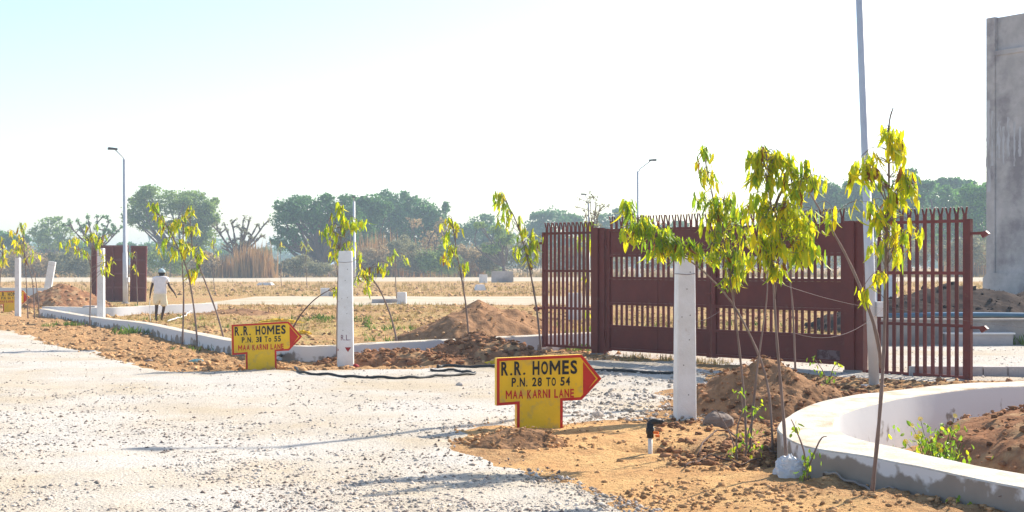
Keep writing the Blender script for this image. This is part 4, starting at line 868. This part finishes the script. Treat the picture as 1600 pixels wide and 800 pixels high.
# weeds along the kerb
def weeds(pxs, z, label, m='grass_green', n=30, h=.1, r=.12):
    n = int(n*.45); h *= .62; r *= 1.25
    q = [P(a, b_, z) for a, b_ in pxs]; b = V(q[0].x, z, gz(q[0].x, z)); rt = root('weed_clump', b, label, 'weeds')
    pts = np.array([(c.x+random.gauss(0, r), z+random.gauss(0, r), gz(c.x, z)-.01) for c in q for _ in range(n)])
    tufts('leaves', pts, h*(.5+rng.random(len(pts))), M[m], None, None, 5, 1.2, .16, rt)
weeds([(105, 512), (120, 510), (90, 504)], 40.5, 'green weeds along the foot of the kerb at the far left', n=26, h=.22, r=.22)
weeds([(200, 520), (210, 524), (195, 518)], 35.4, 'weed clump at the kerb left of the three-stemmed sapling', n=22, h=.25, r=.16)
weeds([(320, 552), (300, 546), (335, 556)], 29.2, 'dark weeds at the foot of the kerb left of the middle arrow sign', n=22, h=.14, r=.16)
weeds([(500, 500), (520, 495), (480, 505), (505, 488)], 45, 'spread of green weeds on the plot left of the lettered post', n=26, h=.26, r=.5)
weeds([(560, 497), (575, 502)], 43, 'green weeds on the plot right of the lettered post', n=18, h=.22, r=.4)
weeds([(635, 520), (625, 508)], 38, 'green weeds left of the large earth heap', n=22, h=.22, r=.3)
weeds([(905, 548), (912, 546)], 28.8, 'green weeds at the foot of the left grille', n=30, h=.2, r=.14)
weeds([(1592, 540), (1600, 538)], 31, 'green weeds right of the white capped plinth', n=40, h=.4, r=.16)
weeds([(240, 498), (225, 502), (260, 500)], 44, 'weed clumps around the walking man', n=14, h=.2, r=.35)
weeds([(115, 500), (112, 497)], 46, 'small weed clump inside the kerb at the far left', n=20, h=.35, r=.16)
# ------------------------------------------------------------------ wires between the stems
def wire(a, b, sag, label, r=.002):
    pp = [a.lerp(b, t)+V(0, 0, -sag*4*t*(1-t)) for t in np.linspace(0, 1, 12)]
    single('wire', MB().tube(pp, r, 4), M['wire'], pp[0], label, 'wire')
wire(P(1210, 440, 12.3), P(1385, 482, 20.3), .05, 'thin wire from the largest sapling to the lamp pole')
wire(P(1088, 503, 16.2), P(1125, 486, 16.6), .02, 'short wire tied to the nearest white post')
wire(P(1240, 520, 17.1), P(1384, 478, 20.2), .22, 'sagging wire in front of the right gate leaf', .003)
wire(P(1394, 480, 20.3), P(1600, 512, 19), .03, 'thin wire running right from the lamp pole')
wire(P(540, 415, 24.7), P(733, 500, 29.4), .25, 'thin wire from the lettered post to the heap sapling')
# ------------------------------------------------------------------ background trees
def leaf_cloud(blobs, n, size, gaps=.38, seed=1, shell=.62, flat=1.0):
    """blobs: centre(x,y,z), radii(rx,ry,rz), weight -> leaf-clump triangles"""
    wts = np.array([b[2] for b in blobs], float); wts /= wts.sum(); ch = rng.choice(len(blobs), n*2, p=wts)
    C = np.array([b[0] for b in blobs]); R = np.array([b[1] for b in blobs])
    d = rng.normal(size=(n*2, 3)); d /= np.linalg.norm(d, axis=1)[:, None]; r = (shell+(1-shell)*rng.random(n*2))*rng.random(n*2)**.18*(1+np.maximum(0, rng.normal(size=n*2))*.10)
    p = C[ch]+d*r[:, None]*R[ch]
    s = np.mean(R)*.30
    f = fbm(p[:, 0]/s+p[:, 1]/s*.7, p[:, 2]/s*1.2, seed, 3); p = p[f > gaps+.03][:n]; n = len(p)
    a = rng.normal(size=(n, 3)); a /= np.linalg.norm(a, axis=1)[:, None]; b = np.cross(a, rng.normal(size=(n, 3))); b /= np.linalg.norm(b, axis=1)[:, None]
    sz = size*(.5+rng.random(n))[:, None]; v = np.stack([p-a*sz*.6, p+a*sz*.6, p+b*sz, ], 1).reshape(-1, 3)
    return v, np.arange(n*3).reshape(-1, 3)
def tree(px, zd, blobs, label, m, n=6000, size=.3, trunk=None, gaps=.40, limbs=True, name='tree', cat='tree', group='trees beyond the plots', tr=.28, base_py=None, shell=.55, dep=.8, flatm=1.0, bark='bark', fork=.35):
    zd = zd+45 if zd < 200 else zd; tr *= 1.3 if zd < 250 else 1; size *= 1.1 if zd < 250 else 1
    k = zd/F; base = V((px-800)*k, zd, 0); rt = root(name, base, label, cat, group); B = []
    for (a, b, rx, ry) in blobs:
        c = P(a, b, zd); B.append(((c.x, c.y+random.uniform(-.3, .3)*rx*k, c.z), (rx*k, (rx+ry)*.5*k*dep, ry*k), rx*ry))
        for _ in range(5):
            q = (c.x+random.uniform(-.8, .8)*rx*k, c.y+random.uniform(-.8, .8)*rx*k*dep, c.z+random.uniform(-.2, .95)*ry*k); fr = random.uniform(.22, .4); B.append((q, (rx*k*fr, rx*k*fr, ry*k*fr), rx*ry*fr*.6))
    v, f = leaf_cloud(B, n, size, gaps, int(abs(px))+3, shell); v = v-np.array(rt.location)
    o = link('crown', npmesh('crown', v, f, m), rt)
    fz = base+V(0, 0, max(.6, min((HY-max(b[1] for b in blobs))*k+CAMZ, 3.5)*fork+.3)); mb = MB().tube([base-V(0, 0, .3), base+V(.05, 0, fz.z*.5), fz], [tr*1.25, tr, tr*.85], 9)
    part('trunk', mb, M[bark], rt, smooth=True)
    lm = MB()
    for (c, R, wt) in B:
        if wt < 30*8 and random.random() < .5: continue
        e = V(*c); m_ = fz.lerp(e, .5)+V(random.gauss(0, .12)*(e-fz).length, random.gauss(0, .1)*(e-fz).length, -.04*(e-fz).length)
        pts_ = catmull([fz-V(0, 0, .1), m_, e], 4); lm.tube(pts_, [tr*.5*(1-.85*i/(len(pts_)-1))+.015 for i in range(len(pts_))], 6, cap=False)
        for _ in range(3):
            j = random.randint(3, 6); q = pts_[j]; e2 = q+V(random.gauss(0, .5)*R[0], random.gauss(0, .5)*R[0], random.uniform(.1, .9)*R[2]); lm.tube([q, q.lerp(e2, .5)+V(0, 0, .1), e2], [tr*.16, tr*.1, .012], 4, cap=False)
    part('limb', lm, M[bark], rt)
    return rt
tree(286, 165, [(262, 318, 55, 24), (225, 330, 36, 22), (312, 335, 36, 30), (240, 352, 34, 12), (318, 368, 24, 26), (205, 342, 18, 12), (290, 355, 26, 14), (298, 392, 24, 18)], 'spreading flat-topped acacia right of the distant maroon gate', M['fol_acacia'], 26000, .22, gaps=.42, tr=.42)
tree(503, 150, [(470, 330, 42, 26), (445, 345, 26, 26), (510, 330, 36, 26), (545, 345, 26, 30), (452, 378, 30, 18), (520, 370, 40, 24), (490, 350, 30, 20)], 'dense dark tree with a thick split trunk behind the lettered post', M['fol_far'], 22000, .23, gaps=.40, tr=.75)
tree(575, 215, [(560, 335, 24, 30), (585, 325, 28, 24), (565, 370, 30, 28)], 'blue-green tree between the split trunk tree and the tall middle trees', M['fol_far'], 7000, .34, gaps=.36)
tree(618, 190, [(612, 322, 30, 24), (600, 350, 30, 26), (632, 345, 30, 32), (615, 385, 36, 28)], 'tall blue-green tree above the dry reeds', M['fol_far'], 9000, .32, gaps=.37, tr=.4)
tree(665, 185, [(660, 332, 30, 24), (680, 350, 22, 30), (655, 365, 30, 28), (684, 385, 22, 24)], 'tall blue-green tree right of the dry reeds', M['fol_far'], 9000, .31, gaps=.38, tr=.4)
tree(672, 150, [(650, 350, 16, 10), (690, 355, 16, 14), (672, 380, 22, 20)], 'reddish half bare tree in front of the right hand tall tree', M['fol_brown'], 900, .22, gaps=.45, tr=.2)
tree(750, 270, [(745, 360, 30, 24), (720, 372, 24, 24), (775, 370, 26, 24), (760, 395, 44, 18)], 'hazy rounded tree left of the sapling by the gate grille', M['fol_far'], 6000, .42, gaps=.36)
tree(787, 140, [(752, 352, 12, 5), (775, 360, 16, 7), (790, 375, 22, 10), (770, 390, 18, 8)], 'sparse layered thorn tree left of the gate grille', M['fol_acacia'], 1600, .26, gaps=.42, tr=.2)
tree(868, 290, [(865, 342, 36, 20), (840, 360, 26, 24), (895, 350, 24, 18), (870, 385, 50, 26)], 'rounded blue-green tree above the left grille', M['fol_far'], 8000, .44, gaps=.35, tr=.4)
tree(965, 310, [(950, 348, 26, 18), (980, 345, 24, 18), (1000, 362, 26, 18), (925, 365, 20, 16), (965, 385, 60, 26)], 'hazy tree above the left gate leaf', M['fol_far'], 8000, .46, gaps=.35, tr=.4)
tree(1060, 320, [(1040, 362, 34, 16), (1090, 368, 34, 16), (1060, 390, 60, 20)], 'low hazy tree behind the middle of the gate', M['fol_far'], 5000, .46, gaps=.35)
tree(1270, 240, [(1265, 318, 26, 26), (1290, 300, 24, 22), (1250, 345, 34, 26), (1300, 345, 34, 40)], 'blue-green tree behind the right gate leaf', M['fol_far'], 9000, .38, gaps=.37, tr=.4)
tree(1345, 235, [(1335, 300, 28, 24), (1365, 310, 26, 30), (1345, 350, 44, 40)], 'blue-green tree behind the tall lamp pole', M['fol_far'], 9000, .38, gaps=.37, tr=.4)
tree(1420, 225, [(1415, 290, 24, 26), (1440, 300, 20, 20), (1405, 320, 34, 30), (1430, 350, 40, 40)], 'tall tree with a pointed crown right of the tall sapling', M['fol_far'], 9000, .36, gaps=.38, tr=.4)
tree(1475, 190, [(1462, 312, 28, 26), (1485, 318, 30, 28), (1500, 350, 34, 34), (1455, 360, 34, 40)], 'bright green tree above the right grille', M['fol_green'], 11000, .34, gaps=.37, tr=.4)
tree(1535, 215, [(1520, 305, 24, 20), (1545, 310, 26, 24), (1580, 315, 30, 26), (1535, 350, 40, 40)], 'dark green tree against the left edge of the grey tower', M['fol_green'], 10000, .36, gaps=.37, tr=.4)
tree(1490, 262, [(1475, 290, 22, 12), (1500, 292, 22, 12)], 'tree top rising behind the bright green tree', M['fol_far'], 3000, .42, gaps=.36)
tree(82, 250, [(78, 352, 24, 12), (62, 365, 22, 12), (100, 362, 20, 14), (80, 378, 32, 14)], 'hazy airy tree at the far left', M['fol_acacia'], 3500, .30, gaps=.46, tr=.3)
tree(20, 230, [(10, 375, 22, 14), (30, 385, 20, 14), (-12, 380, 20, 16)], 'hazy tree behind the sapling at the left edge', M['fol_far'], 3500, .4, gaps=.42)
tree(110, 280, [(110, 385, 30, 14), (140, 392, 30, 12), (80, 395, 30, 12)], 'low blue trees left of the distant maroon gate', M['fol_far'], 5000, .45, gaps=.36)
tree(215, 300, [(205, 392, 30, 10), (240, 390, 30, 12)], 'low blue tree right of the distant maroon gate', M['fol_far'], 4000, .45, gaps=.36)
tree(370, 310, [(360, 400, 26, 8), (400, 398, 24, 9)], 'low hazy tree behind the lopped dark tree', M['fol_far'], 2500, .5, gaps=.38)
# lopped trees: knobbly bare limbs with a few tufts
def lopped(px, zd, ends, label, fork_py, tuftm, tr=.14, tuft=40):
    sc = 1 if zd < 100 else 1.5; zd = zd*sc; tr *= sc
    k = zd/F; base = V((px-800)*k, zd, 0); rt = root('lopped_tree', base, label, 'tree', 'lopped dark trees'); fk = P(px, fork_py, zd)
    part('trunk', MB().tube([base-V(0, 0, .2), base.lerp(fk, .5)+V(.1, 0, 0), fk], [tr*1.3, tr, tr*.9], 8), M['bark'], rt, smooth=True)
    lm = MB(); pts = []
    for (a, b) in ends:
        e = P(a, b, zd)+V(0, random.uniform(-1, 1), 0); m_ = fk.lerp(e, .5)+V(0, 0, -.25); c = catmull([fk, m_, e], 5)
        lm.tube(c, [tr*.75*(1-.5*i/(len(c)-1))*(1+.25*math.sin(i*2.5)) for i in range(len(c))], 6)
        for _ in range(4):
            q = random.choice(c[3:]); e2 = q+V(random.gauss(0, .35), random.gauss(0, .35), random.uniform(.1, .6))*sc; lm.tube([q, e2], [tr*.45, tr*.35], 5); pts.append(e2)
        pts.append(e)
    part('limb', lm, M['bark'], rt)
    B = [((p.x, p.y, p.z), (.28*sc, .28*sc, .24*sc), 1) for p in pts]; v, f = leaf_cloud(B, tuft*len(pts), .10*sc, .3, 3, .2); v = v-np.array(rt.location); tag(link('leaf_tufts', npmesh('leaf_tufts', v, f, M[tuftm]), rt), kind='stuff')
lopped(372, 118, [(345, 365), (352, 350), (362, 345), (378, 345), (392, 340), (400, 352), (412, 350), (408, 368), (350, 385), (395, 372), (385, 360), (340, 358)], 'lopped dark tree between the acacia and the dense split trunk tree', 400, 'fol_grey', .17, 26)
lopped(150, 118, [(104, 350), (122, 345), (135, 340), (150, 348), (128, 362), (162, 358), (170, 345), (176, 358), (185, 362), (160, 372), (140, 368)], 'lopped tree with leafy knobs above the distant maroon gate', 392, 'fol_far', .13, 40)
lopped(926, 92, [(918, 316), (922, 308), (930, 312), (936, 322), (914, 328), (934, 334)], 'thin bare tree beside the far street lamp above the gate', 370, 'fol_grey', .05, 14)
# thickets and bushes
def bush(px, zd, blobs, label, m, n, size=.16, name='bush', gaps=.36):
    zd += 52; size *= 1.3
    k = zd/F; base = V((px-800)*k, zd, 0); rt = root(name, base, label, 'bush', 'bushes along the far track'); B = []
    for (a, b, rx, ry) in blobs:
        c = P(a, b, zd); B.append(((c.x, c.y, c.z), (rx*k, (rx+ry)*.5*k, ry*k), rx*ry))
        for _ in range(5): q = (c.x+random.uniform(-.9, .9)*rx*k, c.y+random.uniform(-.9, .9)*rx*k, c.z+random.uniform(-.1, .95)*ry*k); fr = random.uniform(.2, .4); B.append((q, (rx*k*fr, rx*k*fr, ry*k*fr*1.2), rx*ry*fr*.5))
    v, f = leaf_cloud(B, n, size, gaps, int(px)+9, .5); v = v[:]; v[:, 2] = np.maximum(v[:, 2], .0); v = v-np.array(rt.location); link('foliage', npmesh('foliage', v, f, m), rt)
    sm = MB()
    for (c, R, wt) in B: sm.tube([V(c[0]*.3+base.x*.7, base.y, 0) if len(blobs) < 2 else V(c[0], c[1], 0), V(*c)+V(0, 0, R[2]*.6)], [.05, .015], 4, cap=False)
    part('stems', sm, M['bark_pale'], rt, kind='stuff')
bush(20, 128, [(10, 415, 30, 22), (45, 410, 26, 26), (75, 418, 22, 18)], 'dry brown thicket at the left edge', M['fol_brown'], 7000)
bush(110, 126, [(100, 412, 26, 22), (130, 416, 22, 20)], 'grey-brown thicket left of the distant maroon gate', M['fol_grey'], 5000)
bush(260, 128, [(245, 405, 26, 24), (275, 412, 24, 20)], 'green-grey bush right of the distant maroon gate', M['fol_bush'], 5000)
bush(320, 120, [(310, 418, 22, 14), (330, 412, 16, 18)], 'brown bush below the acacia', M['fol_brown'], 2600)
bush(425, 135, [(425, 420, 20, 12), (450, 418, 18, 12)], 'low grey bush left of the split trunk', M['fol_grey'], 2600)
bush(480, 125, [(470, 415, 28, 17), (500, 420, 20, 12)], 'grey-brown bush in front of the split trunk', M['fol_grey'], 4200)
bush(575, 135, [(570, 412, 30, 20), (600, 405, 26, 26)], 'brown thicket behind the lettered post', M['fol_brown'], 4600)
bush(630, 132, [(635, 400, 36, 28), (655, 415, 26, 16)], 'pale grey thicket below the tall middle trees', M['fol_grey'], 6000)
bush(690, 130, [(672, 408, 24, 22), (700, 412, 22, 18)], 'green bush left of the thin heap sapling', M['fol_bush'], 4600)
bush(725, 138, [(720, 405, 20, 24), (735, 400, 16, 22)], 'brown bush behind the thin heap sapling', M['fol_brown'], 2600)
bush(790, 140, [(785, 400, 44, 28), (760, 410, 26, 20), (825, 405, 30, 24)], 'large rounded grey-green bush left of the gate grille', M['fol_grey'], 9000)
bush(880, 142, [(870, 408, 36, 22), (910, 408, 30, 20)], 'grey bush behind the left grille', M['fol_grey'], 5000)
bush(990, 142, [(960, 410, 36, 18), (1020, 410, 40, 18), (1080, 410, 34, 18)], 'low thicket behind the left gate leaf', M['fol_grey'], 5000)
bush(1200, 142, [(1150, 408, 44, 18), (1230, 406, 44, 20), (1300, 404, 40, 22)], 'low thicket behind the right gate leaf', M['fol_grey'], 5000)
bush(1400, 140, [(1380, 398, 36, 26), (1430, 400, 34, 22)], 'grey bush behind the right grille', M['fol_grey'], 5600)
bush(1510, 138, [(1490, 398, 34, 24), (1535, 395, 30, 28)], 'grey-green bush left of the grey tower', M['fol_grey'], 5600)
bush(130, 150, [(60, 424, 40, 10), (150, 424, 44, 11), (215, 424, 40, 10)], 'low dry scrub along the far track at the left', M['fol_brown'], 5000)
bush(390, 152, [(360, 424, 34, 10), (300, 424, 34, 10), (410, 424, 24, 9)], 'low green-grey scrub at the foot of the golden reeds', M['fol_bush'], 4500)
bush(540, 152, [(530, 424, 34, 10), (600, 424, 34, 11), (470, 427, 24, 7)], 'low brown scrub behind the lettered post', M['fol_brown'], 4500)
bush(720, 152, [(690, 424, 36, 10), (760, 424, 40, 11), (640, 425, 30, 9)], 'low green scrub below the rounded bush', M['fol_bush'], 5000)
bush(610, 160, [(600, 405, 30, 22), (560, 400, 20, 18), (640, 402, 26, 20)], 'tawny thicket mixed with reeds behind the lettered post', M['fol_brown'], 6000)
def reeds(px, zd, rx, h, n, label, plume=False):
    zd += 52; rx *= 1.38; h *= 1.38
    k = zd/F; b = V((px-800)*k, zd, 0); rt = root('reed_clump', b, label, 'reeds', 'dry reed clumps along the far track')
    n = int(n*.55); h *= .9
    pts = np.column_stack([b.x+rng.normal(size=n)*rx*.26, b.y+rng.normal(size=n)*rx*.3, np.zeros(n)]); tufts('reed_blades', pts, h*(.55+rng.random(n)*.5), M['reed'], None, None, 6, .22, .035, rt)
reeds(352, 122, 2.3, 2.6, 260, 'dry tawny reed clump below the lopped dark tree, left of two'); reeds(396, 119, 2.0, 3.8, 300, 'tall golden reed clump right of the lopped dark tree')
reeds(598, 139, 3.6, 5.2, 240, 'tall dry reed clump behind the lettered post'); reeds(650, 140, 2.2, 4.6, 50, 'sparse reed clump right of the tall dry reeds')
reeds(1385, 148, 3.4, 4.4, 120, 'pale reeds behind the right grille, left clump'); reeds(1525, 144, 4, 4.4, 150, 'pale reeds left of the grey tower')
reeds(738, 144, 1.6, 3.6, 60, 'low dry reeds behind the heap sapling'); reeds(60, 134, 2.2, 2.8, 160, 'dry reeds in the left edge thicket')
# far woodland
B = []
for X in np.arange(-420, 430, 14): B.append(((X, 560+random.uniform(-30, 30), 5), (12, 12, 6+random.random()*4), 1))
v, f = leaf_cloud(B, 26000, 1.6, .3, 5, .5); tag(link('far_woodland', npmesh('far_woodland', v, f, M['fol_far'])), 'hazy continuous treeline along the horizon', 'woodland', kind='stuff')
# ------------------------------------------------------------------ the walking man (seen from behind)
def skin(name, verts, edges, radii, m, parent, sub=2, rootv=0):
    me = bpy.data.meshes.new(name); me.from_pydata([tuple(v) for v in verts], edges, []); o = bpy.data.objects.new(name, me); COL.objects.link(o)
    md = o.modifiers.new('s', 'SKIN'); md.use_smooth_shade = True
    for i, r in enumerate(radii):
        sv = me.skin_vertices[0].data[i]; sv.radius = (r if hasattr(r, '__len__') else (r, r)); sv.use_root = (i == rootv)
    sb = o.modifiers.new('u', 'SUBSURF'); sb.levels = sub; sb.render_levels = sub
    bpy.context.view_layer.update(); nm = bpy.data.meshes.new_from_object(o.evaluated_get(bpy.context.evaluated_depsgraph_get()))
    bpy.data.objects.remove(o); nm.materials.clear(); nm.materials.append(m); nm.name = name; nm.polygons.foreach_set('use_smooth', [True]*len(nm.polygons)); return link(name, nm, parent)
mp = G(250, 504); mp.z = gz(mp.x, mp.y)
man = root('person', mp, 'man in pale shirt, cream shorts and grey-blue cap walking away, seen from behind', 'person')
H = dict(pel=V(0, 0, .86), wai=V(0, .02, 1.0), che=V(.0, .05, 1.22), sh=V(0, .07, 1.36), nek=V(0.01, .10, 1.44), hd=V(.02, .13, 1.53), ht=V(.02, .13, 1.61),
         hl=V(-.09, 0, .82), kl=V(-.12, .05, .46), al=V(-.10, -.10, .11), tl=V(-.105, .02, .03), hr=V(.09, 0, .82), kr=V(.10, .10, .46), ar=V(.02, .12, .08), tr=V(.02, .25, .03),
         sl=V(-.19, .06, 1.34), el=V(-.27, .02, 1.08), wl=V(-.33, .08, .84), sr=V(.19, .06, 1.34), er=V(.29, .05, 1.10), wr=V(.42, .14, .90))
keys = list(H); ed = [('pel', 'wai'), ('wai', 'che'), ('che', 'sh'), ('sh', 'nek'), ('nek', 'hd'), ('hd', 'ht'), ('pel', 'hl'), ('hl', 'kl'), ('kl', 'al'), ('al', 'tl'), ('pel', 'hr'), ('hr', 'kr'), ('kr', 'ar'), ('ar', 'tr'), ('sh', 'sl'), ('sl', 'el'), ('el', 'wl'), ('sh', 'sr'), ('sr', 'er'), ('er', 'wr')]
R_ = dict(pel=.13, wai=.11, che=(.13, .10), sh=.10, nek=.05, hd=.088, ht=.07, hl=.085, kl=.055, al=.036, tl=.035, hr=.085, kr=.055, ar=.036, tr=.035, sl=.055, el=.040, wl=.026, sr=.055, er=.040, wr=.026)
vs = [H[k] for k in keys]; es = [(keys.index(a), keys.index(b)) for a, b in ed]; rr = [R_[k] for k in keys]
def hand(w_, d, side):
    base = len(vs); palm = w_+d*.07; vs.append(palm); rr.append((.028, .016)); es.append((keys.index('wl' if side < 0 else 'wr'), base))
    for j in range(4):
        o_ = V(0, (j-1.5)*.02, 0); l = [.062, .075, .07, .055][j]; a = palm+o_+d*.035; b_ = a+d*l*.55; c = b_+(d+V(-side*.5, 0, 0)).normalized()*l*.5
        i0 = len(vs); vs.extend([a, b_, c]); rr.extend([.0095, .0085, .007]); es.extend([(base, i0), (i0, i0+1), (i0+1, i0+2)])
    i0 = len(vs); a = w_+d*.04+V(0, -.032, 0); vs.extend([a, a+d*.035+V(0, -.018, 0)]); rr.extend([.011, .009]); es.extend([(base, i0), (i0, i0+1)])
hand(H['wl'], V(-.1, .12, -1).normalized(), -1); hand(H['wr'], V(.35, .25, -.8).normalized(), 1)
skin('body', vs, es, rr, M['skin'], man, 2, 0)
sv = [V(0, .0, .80), V(0, .02, .97), V(0, .05, 1.2), V(0, .07, 1.35), V(0, .09, 1.42), V(-.185, .06, 1.345), V(-.245, .04, 1.19), V(.185, .06, 1.345), V(.255, .055, 1.20)]
skin('shirt', sv, [(0, 1), (1, 2), (2, 3), (3, 4), (3, 5), (5, 6), (3, 7), (7, 8)], [(.235, .18), (.22, .165), (.215, .16), (.17, .13), .066, .09, .08, .09, .08], M['shirt'], man, 2, 2)
sv = [V(0, .01, 1.0), V(0, 0, .82), V(-.10, .01, .74), V(-.13, .03, .50), V(.10, .01, .74), V(.12, .06, .47)]
skin('shorts', sv, [(0, 1), (1, 2), (2, 3), (1, 4), (4, 5)], [(.185, .15), (.19, .155), .125, .13, .125, .13], M['shorts'], man, 2, 1)
def cap_mesh():
    vs_ = []; n = 20
    for i in range(9):
        th = i/8*math.pi*.56
        for j in range(n):
            ph = 2*math.pi*j/n; k_ = 1+.05*math.sin(3*ph+i*.9); vs_.append((.02+.112*k_*math.sin(th)*math.cos(ph), .13+.12*k_*math.sin(th)*math.sin(ph), 1.565+.105*math.cos(th)*k_))
    return MB().add(vs_, [(i*n+j, (i+1)*n+j, (i+1)*n+(j+1) % n, i*n+(j+1) % n) for i in range(8) for j in range(n)])
part('head_cloth', cap_mesh(), M['cap'], man, False, smooth=True)
hv = MB(); n = 16
for i in range(5):
    for j in range(n):
        ph = 2*math.pi*j/n; z_ = 1.57-.03*i; r_ = .094-.004*i; hv.v.append((.02+r_*math.cos(ph), .125+r_*1.02*math.sin(ph)-.004, z_))
hv.f = [(i*n+j, i*n+(j+1) % n, (i+1)*n+(j+1) % n, (i+1)*n+j) for i in range(4) for j in range(n) if j >= 8]; hv.m = [0]*len(hv.f)
part('hair', hv, M['hair'], man, False, smooth=True)
for s in (-1, 1): part('ear', MB().tube([(.02+s*.088, .125, 1.51), (.02+s*.105, .12, 1.53), (.02+s*.09, .12, 1.555)], [.012, .016, .01], 6), M['skin'], man, False, smooth=True)
st_ = MB().tube([mp+V(-.34, .1, .80), mp+V(-.33, .0, .4), mp+V(-.27, -.1, .02)], .012, 6); single('stick', st_, M['pvc'], mp+V(-.27, -.1, .02), 'thin pale stick held in the left hand of the walking man', 'stick')
# ------------------------------------------------------------------ haze
hz = bpy.data.materials.new('haze'); hz.use_nodes = True; N = hz.node_tree.nodes; N.remove(N['Principled BSDF'])
pv = N.new('ShaderNodeVolumePrincipled'); pv.inputs['Color'].default_value = (.72, .88, 1.0, 1); pv.inputs['Density'].default_value = .0011; pv.inputs['Anisotropy'].default_value = .0
hz.node_tree.links.new(pv.outputs[0], N['Material Output'].inputs['Volume'])
hb = link('haze', MB().box(xs[0]-50, xs[-1]+50, ys[0]-50, ys[-1]+50, -1.5, 17.5).mesh('haze', hz)); tag(hb, kind='stuff')
